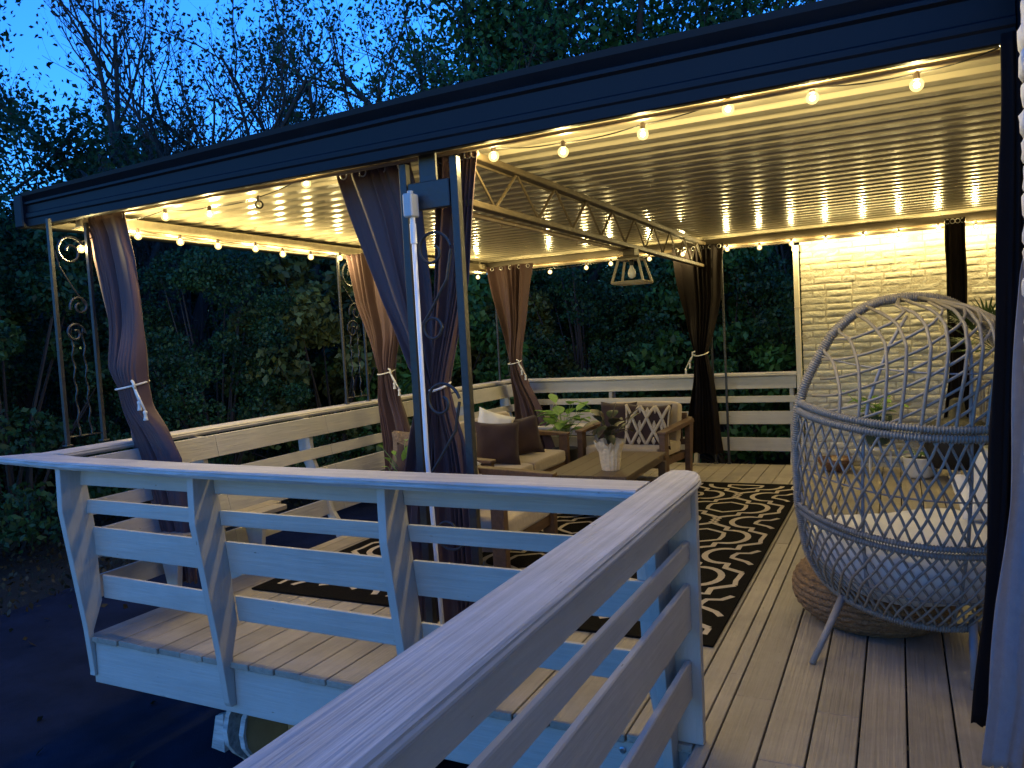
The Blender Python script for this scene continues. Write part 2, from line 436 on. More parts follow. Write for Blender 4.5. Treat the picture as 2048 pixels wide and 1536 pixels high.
for (z0, z1, x) in [(.885, 1.004, -.712), (.725, .80, -.724), (.46, .635, -.728), (.19, .335, -.735)]:
    for q in (.25, .75):
        b = MB()
        b.lathe([(.004, 0), (.004, .002)], n=8)
        bb = Matrix.Translation((x+.001, 2.875, z0+(z1-z0)*q)) @ Matrix.Rotation(PI/2, 4, 'Y')
        m0 = len(b.v)-16
        for t in range(m0, len(b.v)): b.v[t] = tuple(bb @ Vector(b.v[t]))
        setp(b.build('screw', M_steel), r2)
b = MB(); b.lathe([(.012, 0), (.014, .004), (.009, .008)], n=12)
bb = Matrix.Translation((-1.03, 2.898, -.075)) @ Matrix.Rotation(PI/2, 4, 'X')
b.v = [tuple(bb @ Vector(v)) for v in b.v]; b.build('carriage_bolt', M_steel, deck)
# ---- left railing (R3), leans outwards to -x
r3 = thing('deck_railing', 'tan railing with an inner bench seat along the left edge under the roof', 'railing', (-4.6, 6, 0))
def r3x(y): return -4.60-.055*math.sin((y-3)/6.4*PI)*1.6-.02*(y-3)/6
b = MB(); prof = [(-o, z) for (o, z) in ogee(.20)]
stat = [2.87, 3.4, 4.4, 5.5, 6.5, 7.5, 8.5, 9.62]
rings = []
for i, y in enumerate(stat):
    for (o, z) in prof:
        yy = y
        if i == 0: yy = y+(.0 if o > -.05 else .0)-.0+max(0, (-o)-.0)*-.0+.0
        P_ = (r3x(y)+o, yy if i else 2.845+.195*(1-(-o)/.2)+.0, 1.010+z)
        rings.append(P_)
k = len(prof); F = [list(range(k)), list(range((len(stat)-1)*k, len(stat)*k))[::-1]]
for i in range(len(stat)-1):
    for j in range(k): F.append([i*k+j, i*k+(j+1) % k, (i+1)*k+(j+1) % k, (i+1)*k+j])
b.add(rings, F); setp(b.build('cap_board', M_cy), r3)
def slat3(z0, z1, xa, xb, t=.022):
    b = MB(); ys_ = [3.02, 4.2, 5.5, 6.8, 8.2, 9.30]
    for i in range(len(ys_)-1):
        y0, y1 = ys_[i]+.001, ys_[i+1]-.001
        d0, d1 = r3x(y0)+4.6, r3x(y1)+4.6
        b.hexa([(xa+d0-t, y0, z0), (xa+d0, y0, z0), (xa+d1, y1, z0), (xa+d1-t, y1, z0), (xb+d0-t, y0, z1), (xb+d0, y0, z1), (xb+d1, y1, z1), (xb+d1-t, y1, z1)])
    return setp(b.build('slat', M_py, bevel=.003), r3)
slat3(.845, 1.006, -4.50, -4.53); slat3(.655, .745, -4.47, -4.49); slat3(.40, .57, -4.41, -4.45); slat3(.17, .30, -4.37, -4.395)
for y in (4.1, 5.3, 6.7, 8.0, 9.1):
    d = r3x(y)+4.6
    b = MB(); b.prism([(-4.555+d, 1.006), (-4.52+d, .65), (-4.42, .19), (-4.30, .02), (-4.262, -.02), (-4.262, -.24), (-4.31, -.24), (-4.5, .2), (-4.66+d, .7), (-4.68+d, 1.006)], 'y', y-.02, y+.022)
    setp(b.build('post', M_pz, bevel=.003), r3)
# bench seat
bt = thing('corner_bench', 'tan plank bench seat built against the left railing behind the first brown curtain', 'bench', (-4.3, 3.8, 0))
for i, (xa, xb, ye) in enumerate([(-4.40, -4.27, 4.53), (-4.262, -4.13, 4.44)]):
    b = MB(); c = .03
    b.prism([(xa, 3.05), (xb, 3.05), (xb, ye-c), (xb-c*.4, ye-c*.3), (xb-c*1.3, ye), (xa, ye)], 'z', .42, .452); setp(b.build('seat_plank', M_dk, bevel=.004), bt)
for y in (3.5, 4.25):
    b = MB(); b.prism([(-4.40, .418), (-4.16, .418), (-4.20, .36), (-4.25, .0), (-4.30, .0), (-4.36, .25)], 'y', y-.02, y+.02); setp(b.build('bracket', M_pz, bevel=.003), bt)
# ---- back railing (R4)
r4 = thing('deck_railing', 'tan horizontal slat railing across the far end of the deck, ending at the brick wall', 'railing', (-2.8, 9.3, 0))
b = MB(); prof = [(-o+.0, z) for (o, z) in ogee(.20)]
b.prism([(9.44+.12-o, 1.01+z) for (o, z) in ogee(.20)][::-1], 'x', -4.60, -1.04); setp(b.build('cap_board', M_cx), r4)
for (z0, z1, dy0, dy1) in [(.868, 1.006, .075, .085), (.71, .785, .05, .06), (.46, .61, .02, .035), (.15, .305, -.005, .005)]:
    b = MB()
    for (xa, xb) in [(-4.55, -3.36), (-3.31, -1.04)] if False else [(-4.52, -1.045)]:
        y0, y1 = 9.30+dy0, 9.30+dy1
        b.hexa([(xa, y0, z0), (xb, y0, z0), (xb, y0+.022, z0), (xa, y0+.022, z0), (xa, y1, z1), (xb, y1, z1), (xb, y1+.022, z1), (xa, y1+.022, z1)])
    setp(b.build('slat', M_px, bevel=.003), r4)
for x in (-4.1, -3.28, -2.2, -1.10):
    b = MB(); b.prism([(9.41, 1.006), (9.385, .65), (9.335, .19), (9.255, .0), (9.255, -.24), (9.30, -.24), (9.45, .2), (9.53, .7), (9.54, 1.006)], 'x', x-.022, x+.022)
    setp(b.build('post', M_pz, bevel=.003), r4)
bs = thing('rear_bench', 'white topped plank bench against the far railing behind the leafy potted plant', 'bench', (-3.9, 9.05, 0))
for i in range(3):
    b = MB(); b.box((-4.35, 8.84+i*.14, .45), (-3.18, 8.972+i*.14, .48), .004); setp(b.build('seat_plank', M_px), bs)
b = MB(); b.box((-4.33, 8.86, .38), (-3.2, 8.885, .448), .003); setp(b.build('apron', M_px), bs)
for x in (-4.2, -3.3):
    b = MB(); b.box((x-.035, 8.9, .002), (x+.035, 9.17, .448), .003); setp(b.build('leg', M_pz), bs)

# ============================================================ HOUSE WALLS
def brick_courses(b, w, h, course, blen, gap, rnd, depth=.03, flat=True):
    """bricks in local plane u (0..w), v (0..h), out of plane n; returns list"""
    nrow = int(h/course)+1
    for r in range(nrow):
        z0 = r*course; z1 = min(z0+course-gap, h)
        if z1-z0 < .02: continue
        u = -(blen*.5 if r % 2 else 0)-rnd.uniform(0, .02)
        while u < w:
            L = blen*rnd.uniform(.94, 1.05)
            if rnd.random() < .08: L *= .5
            a, c = max(0, u), min(w, u+L-gap)
            if c-a > .03:
                d = depth+rnd.uniform(-.005, .006)
                yield a, c, z0+rnd.uniform(-.003, .003)+.002, z1+rnd.uniform(-.004, .003)+.003, d
            u += L
def brick_shape(b, T, a, c, z0, z1, d, rnd, ns=6, mt=2):
    # pillow-edged hand made brick with irregular outline
    e = .009
    us = [a, a+e*.35, a+e*1.5]+[a+(c-a)*i/ns for i in range(1, ns)]+[c-e*1.5, c-e*.35, c]
    us = sorted(us)
    vs = [z0, z0+e*.4, z0+e*1.3, (z0+z1)/2, z1-e*1.3, z1-e*.4, z1]
    P = []; ph = rnd.random()*9
    for j, v in enumerate(vs):
        for i, u in enumerate(us):
            eu = min(u-a, c-u); ev = min(v-z0, z1-v)
            f = min(1, math.sqrt(max(0, eu)/(e*1.5)))*min(1, math.sqrt(max(0, ev)/(e*1.3)))
            wob = .0035*math.sin(u*31+ph)*math.sin(v*57+ph*2)+rnd.uniform(-.0012, .0012)
            jit = rnd.uniform(-.0022, .0022)
            P.append(T(u+jit*(f < 1), d*f*.75+d*.0+wob*f+.001, v+jit*(f < 1)))
    n = len(us)
    b.add(P, [[j*n+i, j*n+i+1, (j+1)*n+i+1, (j+1)*n+i] for j in range(len(vs)-1) for i in range(n-1)])
wall = thing('brick_house_wall', 'cream painted brick wall lit by the string lights at the far end of the deck', 'wall', (.6, 9.4, 0))
rnd = random.Random(11)
b = MB()
for (a, c, z0, z1, d) in brick_courses(b, 3.2, 2.95, .0735, .275, .015, rnd, .005):
    brick_shape(b, lambda u, n_, v: (-.955+u, 9.332-n_, -.25+v), a, c, z0, z1, d, rnd)
setp(b.build('brick_face', M_brick, smooth=True, fixn=False), wall)
b = MB(); b.box((-.95, 9.331, -1.0), (2.4, 13.0, 2.75)); setp(b.build('wall_core', M_mort), wall)
b = MB(); b.box((-1.025, 9.275, -.9), (-.968, 9.33, 2.47), .008); b.box((-1.03, 9.27, 1.78), (-.963, 9.335, 1.784)); b.box((-1.03, 9.268, 2.40), (-.962, 9.337, 2.47), .006)
setp(b.build('downspout', M_trim), wall)
w2 = thing('near_house_wall', 'white painted rough brick house corner cut off by the right edge of the view', 'wall', (.6, 2.5, 0))
b = MB(); rnd = random.Random(4)
for (a, c, z0, z1, d) in brick_courses(b, 3.6, 3.1, .0735, .275, .007, rnd, .010):
    brick_shape(b, lambda u, n_, v: (.322-n_, 2.57-u, -.06+v), a, c, z0, z1, d, rnd, ns=4)
for (a, c, z0, z1, d) in brick_courses(b, 1.2, 3.1, .0735, .275, .007, rnd, .010):
    brick_shape(b, lambda u, n_, v: (.324+u, 2.566+n_, -.06+v), a, c, z0, z1, d, rnd, ns=4)
setp(b.build('brick_face', M_brickw, smooth=True, fixn=False), w2)
b = MB(); b.box((.324, -1.1, -.8), (1.5, 2.565, 3.1)); setp(b.build('wall_core', M_brickw), w2)
w3 = thing('side_house_wall', 'plain cream wall closing the covered deck on its right, behind the egg chair', 'wall', (1.7, 6, 0))
b = MB(); b.box((1.61, 2.6, -.8), (1.75, 9.32, 2.72)); setp(b.build('wall_face', M_trim), w3)

# ============================================================ PATIO COVER
pc = thing('patio_cover', 'flat patio roof with black fascia and cream ribbed metal ceiling over the deck', 'roof', (-1.8, 6.3, 2.5))
RX0, RX1 = -5.25, 1.6
def frx(x): return (x+5.3)/6.9
def ztop(x): return 2.755+.075*min(1, max(0, (x+5.3)/3.4))+.01*frx(x)
def zbot(x): return 2.53+.03*frx(x)
fp = [(0, 0), (-.012, .004), (-.012, .05), (-.02, .06), (-.02, .085), (-.008, .095), (-.008, .62), (-.024, .66), (-.024, .72), (-.002, .76), (-.03, .90), (-.034, 1.0), (.0, 1.0), (.03, .97), (.03, 0)]
b = MB(); xs_ = [RX0, -4.2, -3.2, -2.2, -1.2, -.2, .40]
P = []
for x in xs_:
    for (o, t) in fp:
        h = ztop(x)-zbot(x); zz = zbot(x)+(t if t < .2 else t*h if t >= .2 else t)
        P.append((x, 3.36+o, zz))
k = len(fp); F = [list(range(k)), list(range((len(xs_)-1)*k, len(xs_)*k))[::-1]]
for i in range(len(xs_)-1):
    for j in range(k): F.append([i*k+j, i*k+(j+1) % k, (i+1)*k+(j+1) % k, (i+1)*k+j])
b.add(P, F); setp(b.build('fascia', M_fas), pc)
b = MB(); b.box((-5.33, 3.33, 2.535), (-5.252, 9.5, 2.735), .01); b.box((-5.335, 3.318, 2.528), (-5.245, 3.40, 2.742), .008)
setp(b.build('side_gutter', M_fas), pc)
b = MB(); b.box((-5.26, 9.46, 2.55), (1.6, 9.50, 2.74), .01); setp(b.build('rear_fascia', M_fas), pc)
b = MB(); b.box((.405, 3.25, 2.52), (.62, 3.5, 2.86), .01); b.box((.62, 3.32, 2.55), (1.6, 3.36, 2.84), .01)
b.tube([(.47, 3.05, 2.95), (.44, 3.14, 2.83), (.47, 3.2, 2.7), (.52, 3.2, 2.6)], .05, 12); setp(b.build('gutter_elbow', M_fas), pc)
# ribbed ceiling : pans run along x, ribs repeat along y
b = MB(); pitch = .182; y = 3.86; prof = [(3.47, 2.634), (3.60, 2.634), (3.604, 2.630), (3.608, 2.634)]
while y < 9.45:
    prof += [(y-.052, 2.634), (y+.022, 2.634), (y+.058, 2.676), (y+.094, 2.676)]
    y += pitch
xs_ = [-5.24, -4.95, -2.4, 0, 1.58]
P = [(x, yy, zz) for x in xs_ for (yy, zz) in prof]; k = len(prof)
b.add(P, [[i*k+j, i*k+j+1, (i+1)*k+j+1, (i+1)*k+j] for i in range(len(xs_)-1) for j in range(k-1)])
c = b.build('ceiling_panel', M_ceil, fixn=False); setp(c, pc); solid(c, .004, 1)
b = MB(); b.box((-5.24, 3.40, 2.712), (1.6, 9.455, 2.738)); setp(b.build('roof_deck', M_fas), pc)
b = MB(); b.box((-5.23, 3.392, 2.60), (1.58, 3.465, 2.606)); b.box((-5.23, 3.392, 2.606), (1.58, 3.398, 2.698)); setp(b.build('front_channel', M_ceil), pc)
b = MB(); b.box((-4.93, 3.47, 2.50), (-4.87, 9.24, 2.600), .006); b.box((-4.97, 3.47, 2.494), (-4.93, 9.24, 2.505), .002); setp(b.build('side_beam', M_beam), pc)
b = MB(); b.box((-5.248, 3.47, 2.54), (-5.20, 9.45, 2.70), .004); b.box((-5.20, 3.47, 2.54), (-4.98, 9.45, 2.546)); setp(b.build('gutter_lining', M_ceil), pc)
b = MB(); b.box((-5.2, 9.26, 2.50), (1.58, 9.32, 2.628), .006); setp(b.build('rear_beam', M_rearb), pc)
b = MB(); b.tube([(-4.80, 3.7, 2.50), (-4.81, 6.4, 2.512), (-4.8, 9.1, 2.51)], .014, 8); setp(b.build('curtain_rod', M_rod), pc)
b = MB(); b.tube([(-4.9, 9.19, 2.53), (1.5, 9.19, 2.53)], .016, 8); setp(b.build('curtain_rod', M_rod), pc)
b = MB(); b.tube([(-5.0, 3.58, 2.575), (.4, 3.58, 2.59)], .012, 8); setp(b.build('curtain_rod', M_rod), pc)
# truss
tr = thing('roof_truss', 'cream steel lattice truss spanning under the ribbed ceiling from front post to back', 'truss', (-2, 6.5, 2.45))
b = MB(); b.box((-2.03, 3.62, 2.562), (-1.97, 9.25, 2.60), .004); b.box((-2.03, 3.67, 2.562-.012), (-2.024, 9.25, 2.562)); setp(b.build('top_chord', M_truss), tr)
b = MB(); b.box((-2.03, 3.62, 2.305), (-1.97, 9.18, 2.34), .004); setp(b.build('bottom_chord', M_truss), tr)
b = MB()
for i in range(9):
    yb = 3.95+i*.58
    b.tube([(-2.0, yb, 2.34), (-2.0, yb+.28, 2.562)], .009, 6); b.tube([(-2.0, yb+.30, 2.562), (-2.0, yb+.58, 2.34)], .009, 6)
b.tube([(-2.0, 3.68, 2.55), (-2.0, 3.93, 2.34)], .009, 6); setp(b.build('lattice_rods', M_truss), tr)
b = MB(); b.tube([(-2.06, 3.72, 2.285), (-2.06, 6.55, 2.30)], .016, 8)
for yy in (4.15, 5.35, 6.3): b.tube([(-2.06, yy, 2.27), (-2.075, yy, 2.255), (-2.06, yy, 2.31), (-2.0, yy, 2.31)], .004, 5)
setp(b.build('curtain_rod', M_rod), tr)
# cage lantern
ln = thing('cage_lantern', 'white trapezoid cage lantern with an unlit bulb hanging under the truss', 'lantern', (-2.0, 6.42, 2.3))
b = MB()
def lp(dx, dy, z): return (-2.0+dx, 6.42+dy, z)
A = [(-.11, -.17), (.11, -.17), (.11, .17), (-.11, .17)]; B = [(-.21, -.34), (.21, -.34), (.21, .34), (-.21, .34)]
A = [(math.copysign(.085, x), math.copysign(.085, y)) for x, y in A]; B = [(math.copysign(.135, x), math.copysign(.135, y)) for x, y in B]
for i in range(4):
    p, q = A[i], A[(i+1) % 4]; b.tube([lp(*p, 2.215), lp(*q, 2.215)], .010, 4)
    p, q = B[i], B[(i+1) % 4]; b.tube([lp(*p, 2.02), lp(*q, 2.02)], .012, 4)
    b.tube([lp(*A[i], 2.215), lp(*B[i], 2.02)], .012, 4)
setp(b.build('cage_frame', M_beam), ln)
b = MB(); b.box(lp(-.095, -.095, 2.222), lp(.095, .095, 2.24), .004); b.box(lp(-.05, -.07, 2.242), lp(.05, .07, 2.302), .004); setp(b.build('canopy_plate', M_truss), ln)
b = MB(); b.lathe([(.016, .0), (.018, -.05)], lp(0, 0, 2.215), 12); setp(b.build('socket', M_blk), ln)
b = MB(); b.lathe([(.013, 0), (.016, -.015), (.03, -.045), (.034, -.07), (.028, -.095), (.012, -.108), (.002, -.11)], lp(0, 0, 2.165), 16); setp(b.build('bulb', M_frost, smooth=True), ln)

# ============================================================ ORNAMENTAL POSTS
def scroll(b, c, r, a0, turns, axis, t=.005, w=.012, sgn=1, n=28, r_end=.25):
    path = []
    for i in range(n+1):
        f = i/n; a = a0+sgn*turns*2*PI*f; rr = r*(1-(1-r_end)*f)
        u, v = rr*math.cos(a), rr*math.sin(a)
        path.append((c[0]+(u if axis == 'x' else 0), c[1]+(u if axis == 'y' else 0), c[2]+v))
    b.tube(path, .008, 6)
    return path
def fpost(label, p0, p1, z0, z1, axis, tube=.0125, ornate=True, plate=False, plain=False, group='wrought iron roof posts', tubes=('tube', 'tube')):
    t = thing('iron_post', label, 'post', ((p0[0]+p1[0])/2, (p0[1]+p1[1])/2, z0), 0, group)
    for p in (p0, p1):
        b = MB(); b.box((p[0]-tube, p[1]-tube, z0), (p[0]+tube, p[1]+tube, z1), .002); b.box((p[0]-tube*1.9, p[1]-tube*1.9, z0), (p[0]+tube*1.9, p[1]+tube*1.9, z0+.012), .002)
        setp(b.build('upright', M_iron), t)
    mx, my = (p0[0]+p1[0])/2, (p0[1]+p1[1])/2
    w = (Vector(p1)-Vector(p0)).length/2-tube
    if plain: return t
    def fin(b): setp(b.build('scroll', M_iron), t); return MB()
    b = MB(); h = z1-z0
    scroll(b, (mx, my, z1-.20), w*.9, PI*.15, 1.4, axis); b = fin(b); scroll(b, (mx+(w*.3 if axis == 'x' else 0), my+(w*.3 if axis == 'y' else 0), z1-h*.38), w*.6, PI*1.1, 1.3, axis, sgn=-1); b = fin(b)
    d = w*.9
    def q(u, z): return (mx+(u if axis == 'x' else 0), my+(u if axis == 'y' else 0), z)
    b.tube([q(-d, z1-.2), q(-d*.8, z1-.3), q(0, z1-h*.30), q(d*.8, z1-h*.38)], .005, 6); b = fin(b)
    scroll(b, q(-w*.1, z0+h*.16 if not ornate else z0+h*.5), w*.6, 0, 1.3, axis); b = fin(b)
    for s in (-.35, .35):
        path = []
        for i in range(25):
            z = z0+.06+(h*.48)*i/24; path.append((q(w*s+.006*math.sin(i*1.3), z)[0]+(.006*math.cos(i*1.3) if axis == 'y' else 0), q(w*s+.006*math.sin(i*1.3), z)[1]+(.006*math.cos(i*1.3) if axis == 'x' else 0), z))
        if ornate: b.tube(path, .006, 4); setp(b.build('twisted_bar', M_iron), t); b = MB()
    b.tube([q(-w, z0+.06), q(w, z0+.06)], .006, 5)
    setp(b.build('cross_bar', M_iron), t)
    return t
fpost('two bar iron post with scrolls at the front left corner of the roof', (-4.86, 3.24), (-4.86, 3.50), 1.056, 2.53, 'y')
fpost('thin two bar iron post standing mid way on the left railing', (-4.80, 6.05), (-4.80, 6.40), 1.056, 2.50, 'y', .011)
fpost('thin two bar iron post at the far left corner of the railing', (-4.74, 9.2), (-4.55, 9.5), 1.056, 2.50, 'y', .011)
fpost('thin dark post beside the far black curtain, standing on the deck', (-1.95, 9.24), (-1.80, 9.24), .003, 2.50, 'x', .012, plain=True)
mp = fpost('dark iron post with large scrolls and a steel bracket in the middle of the front', (-2.275, 3.46), (-1.972, 3.46), .003, 2.53, 'x', .021, plain=True)
b = MB(); b.box((-2.175, 3.442, 2.30), (-2.075, 3.462, 2.60), .003); b.box((-2.245, 3.436, 2.285), (-2.00, 3.468, 2.425), .004); setp(b.build('bracket_plate', M_iron), mp)
for (cz, s_) in [(2.07, 1), (1.295, 1), (.61, -1)]:
    b = MB(); scroll(b, (-2.12, 3.44, cz), .11, PI*.05, 1.15, 'x', sgn=s_)
    if s_ > 0: b.tube([(-2.012, 3.44, cz), (-2.045, 3.44, cz-.15), (-2.15, 3.44, cz-.30), (-2.21, 3.44, cz-.38)], .008, 6)
    setp(b.build('large_scroll', M_iron), mp)
b = MB(); scroll(b, (-2.145, 3.44, 1.675), .055, 0, 1.0, 'x', r_end=.9); setp(b.build('ring_scroll', M_iron), mp)
cd = thing('electrical_conduit', 'white conduit pipe rising beside the middle iron post to a grey outlet box', 'conduit', (-2.19, 3.38, 0))
b = MB(); b.tube([(-2.155, 3.38, .03), (-2.175, 3.38, .65), (-2.19, 3.38, 1.03), (-2.19, 3.38, 2.17)], .012, 12); setp(b.build('pipe', M_pvc, smooth=True), cd)
b = MB(); b.tube([(-2.19, 3.38, 2.11), (-2.19, 3.38, 2.21)], .0165, 12); b.tube([(-2.19, 3.38, 2.21), (-2.19, 3.38, 2.242)], .0135, 12); setp(b.build('coupling', M_pvc), cd)
b = MB(); b.box((-2.222, 3.345, 2.242), (-2.168, 3.415, 2.36), .006); b.tube([(-2.195, 3.38, 2.36), (-2.195, 3.38, 2.375)], .015, 12); setp(b.build('outlet_box', M_grey), cd)

# ============================================================ CURTAINS
def lerp_tab(tab, z):
    # tab [(x,z)] descending z
    if z >= tab[0][1]: return tab[0][0]
    for (x0, z0), (x1, z1) in zip(tab, tab[1:]):
        if z1 <= z <= z0: 
            f = (z0-z)/(z0-z1+1e-9); f = f*f*(3-2*f) if False else f
            return x0+(x1-x0)*f
    return tab[-1][0]
def curtain(label, y, L, R, folds, depth, material, tie=None, seed=1, gl='brown curtains tied between the roof posts', axis='x', zb=None, ring=True, tassel=1, bunch=1.0, M2=None, taw=None):
    rnd = random.Random(seed)
    xm = (L[0][0]+R[0][0])/2
    t = thing('curtain', label, 'curtain', (xm, y, L[-1][1]), 0, gl)
    zt = min(L[0][1], R[0][1])+.04; z0 = zb if zb is not None else min(L[-1][1], R[-1][1])
    NV, NU = 60, folds*10
    W0 = R[0][0]-L[0][0]
    ph = [rnd.uniform(-.5, .5) for _ in range(folds+2)]; am = [rnd.uniform(.6, 1.3) for _ in range(folds+2)]
    wa, wb, wc = rnd.uniform(.5, .9), rnd.uniform(0, 6), rnd.uniform(0, 6)
    flat_c = rnd.uniform(.55, .85)
    def fn(u, v):
        z = zt+(z0-zt)*v
        l, r = lerp_tab(L, z), lerp_tab(R, z)
        w = r-l
        k = folds*u+wa*math.sin(2*PI*u*1.3+wb)+.12*math.sin(2.2*z+u*5+wc)
        a = .75+.45*math.sin(u*9+wb)+.2*math.sin(u*21+wc)
        a *= 1-.75*math.exp(-((u-flat_c)/.13)**2)
        if tie: near = math.exp(-((z-tie)/.28)**2)
        else: near = 0
        a = a*(1-near)+near*.8
        comp = max(.5, min(1.5, (W0/max(w, .03))**.3))
        c_ = math.cos(2*PI*k); c_ = c_*(1.25-.25*c_*c_)
        d = depth*a*c_*comp
        if near: d *= (1-.4*near); d += depth*.25*near*math.cos(2*PI*folds*2.3*u+wc)
        uu = u-.42/(2*PI*folds)*math.sin(4*PI*k)*.6
        bund = math.sqrt(max(0, 1-(2*u-1)**2))*w*.40*near
        edge = .006*math.sin(z*7+wb)*(u < .02 or u > .98)
        return (l+w*max(0, min(1, uu))+edge, y+d-bund*bunch+.02*math.sin(u*2.5+wb)*(1-v), z+.008*math.sin(u*30)*(v > .985))
    b = MB(); b.grid(fn, NU, NV); o = b.build('cloth', material, smooth=True, fixn=False); setp(o, t); solid(o, .003, 0)
    if M2: o.data.materials.append(M2)
    # grommet rings on top
    if ring:
        for i in range(folds):
            b = MB()
            x = L[0][0]+W0*(i+.5)/folds
            b.tube([(x+.022*math.cos(a), y+.006*math.sin(i), zt-.03+.022*math.sin(a)) for a in [2*PI*j/12 for j in range(12)]], .004, 5, closed=True)
            setp(b.build('grommet', M_steel, smooth=True), t)
    if tie:
        l, r = lerp_tab(L, tie), lerp_tab(R, tie); w = (r-l)/2+.004; cx = (l+r)/2; tk = taw or w
        b = MB()
        b.tube([(cx+w*math.cos(a), y-w*.30*bunch+(w*.85+depth*.35)*math.sin(a), tie+.018*math.sin(a)+.012*math.cos(a)) for a in [2*PI*j/24 for j in range(24)]], .0065, 8, closed=True)
        if tassel:
            s = tassel
            kx, ky = cx+w*.95*s, y-w*.30*bunch-(w*.5+depth*.3)
            b.tube([(kx-.02*s, ky, tie+.03), (kx+.01*s, ky-.015, tie+.02), (kx+.015*s, ky-.01, tie-.02), (kx, ky-.01, tie+.0)], .010, 8)
            for (dx, ln_) in [(0.045*s, .10), (.095*s, .165)]:
                b.tube([(kx, ky-.008, tie), (kx+dx*.5, ky-.012, tie-ln_*.45), (kx+dx, ky-.010, tie-ln_)], .007, 7)
                b.lathe([(.008, 0), (.014, -.006), (.013, -.018), (.010, -.024), (.013, -.05), (.017, -.062), (.004, -.064)], (kx+dx, ky-.010, tie-ln_), 10)
        setp(b.build('rope_tieback', M_rope, smooth=True), t)
    return t
curtain('brown curtain tied with tasselled white rope at the front left corner of the roof', 3.56,
    [(-5.03, 2.54), (-4.94, 2.44), (-4.93, 2.3), (-4.84, 1.95), (-4.75, 1.56), (-4.67, 1.43), (-4.66, 1.33), (-4.65, 1.1), (-4.64, .93), (-4.55, .69), (-4.49, .51), (-4.34, .17)],
    [(-4.54, 2.54), (-4.52, 2.42), (-4.48, 2.26), (-4.46, 1.99), (-4.46, 1.62), (-4.47, 1.44), (-4.44, 1.29), (-4.31, 1.14), (-4.2, .94), (-4.17, .71), (-4.16, .47), (-4.15, .12)],
    6, .035, M_cur, tie=1.43, seed=2)
K = 3.62/3.85
def sc(T): return [(x*K, 1.6+(z-1.6)*K) for x, z in T]
curtain('wide brown curtain panel swept to the middle iron post from the left', 3.60,
    sc([(-3.02, 2.62), (-2.94, 2.37), (-2.76, 1.87), (-2.56, 1.46), (-2.48, 1.35), (-2.5, 1.27), (-2.57, 1.06), (-2.62, .85), (-2.67, .58), (-2.71, -.05)]),
    sc([(-2.47, 2.62), (-2.40, 2.37), (-2.38, 1.87), (-2.39, 1.61), (-2.38, 1.35), (-2.38, 1.18), (-2.40, 1.04), (-2.42, .86), (-2.44, .6), (-2.44, -.05)]),
    4, .035, M_cur, tie=None, seed=5)
curtain('brown curtain bunched on the right side of the middle iron post with a white tieback', 3.62,
    sc([(-2.30, 2.62), (-2.31, 2.38), (-2.36, 1.94), (-2.39, 1.61), (-2.42, 1.35), (-2.43, 1.18), (-2.44, 1.04), (-2.46, .86), (-2.48, .6), (-2.48, -.05)]),
    sc([(-2.04, 2.62), (-2.08, 2.38), (-2.15, 1.94), (-2.24, 1.61), (-2.31, 1.35), (-2.28, 1.18), (-2.24, 1.04), (-2.22, .86), (-2.22, .6), (-2.20, -.05)]),
    6, .035, M_cur, tie=1.365, seed=9, tassel=0)
curtain('brown curtain with hanging rope ends beside the middle post of the left railing', 6.2,
    [(-4.79, 2.46), (-4.71, 2.01), (-4.56, 1.66), (-4.48, 1.36), (-4.52, 1.08), (-4.5, .69), (-4.5, .14)],
    [(-4.18, 2.46), (-4.22, 1.98), (-4.26, 1.65), (-4.32, 1.34), (-4.28, 1.07), (-4.19, .69), (-4.15, .14)], 6, .035, M_cur, tie=1.35, seed=12)
curtain('brown curtain parted like a V at the far left corner behind the sofa', 9.0,
    [(-4.73, 2.5), (-4.65, 2.11), (-4.53, 1.59), (-4.48, 1.3), (-4.48, 1.07), (-4.44, .81), (-4.39, .1)],
    [(-4.09, 2.5), (-4.18, 2.08), (-4.29, 1.52), (-4.32, 1.29), (-4.23, 1.0), (-4.06, .68), (-3.88, .1)], 5, .05, M_cur, tie=1.3, seed=15)
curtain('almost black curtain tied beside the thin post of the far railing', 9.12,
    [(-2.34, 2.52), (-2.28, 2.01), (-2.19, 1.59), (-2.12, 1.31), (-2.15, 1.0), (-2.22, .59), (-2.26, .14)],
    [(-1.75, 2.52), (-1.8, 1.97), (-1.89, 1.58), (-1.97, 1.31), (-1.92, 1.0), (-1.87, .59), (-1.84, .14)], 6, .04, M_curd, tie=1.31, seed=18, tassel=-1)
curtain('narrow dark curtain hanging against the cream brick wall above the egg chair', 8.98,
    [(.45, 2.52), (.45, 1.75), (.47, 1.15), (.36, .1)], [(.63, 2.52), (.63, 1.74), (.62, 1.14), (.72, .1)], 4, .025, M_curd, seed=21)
curtain('unlit curtain edge, its shade coloured black, hanging beside the egg chair at the right of the view', 3.36,
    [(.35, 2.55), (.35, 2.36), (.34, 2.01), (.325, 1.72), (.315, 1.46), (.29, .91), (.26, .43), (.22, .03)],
    [(.50, 2.55), (.50, 2.35), (.50, 2.0), (.50, 1.71), (.50, 1.46), (.48, .91), (.46, .44), (.44, .03)], 3, .012, M_curd, seed=25)  # unlit inner side of the curtain, its shade put into the near black colour
curtain('taupe curtain panel flaring in front of the shaded black edge by the near brick corner', 3.02,
    [(.40, 1.9), (.36, 1.74), (.35, 1.56), (.33, 1.14), (.32, .97), (.28, .62), (.25, .27), (.22, .07)],
    [(.44, 1.9), (.42, 1.73), (.43, 1.55), (.43, 1.14), (.42, .97), (.40, .64), (.38, .29), (.345, .05)], 1, .012, M_curp, seed=28, ring=False)  # sky-lit outer side of the same curtain, given a lighter colour

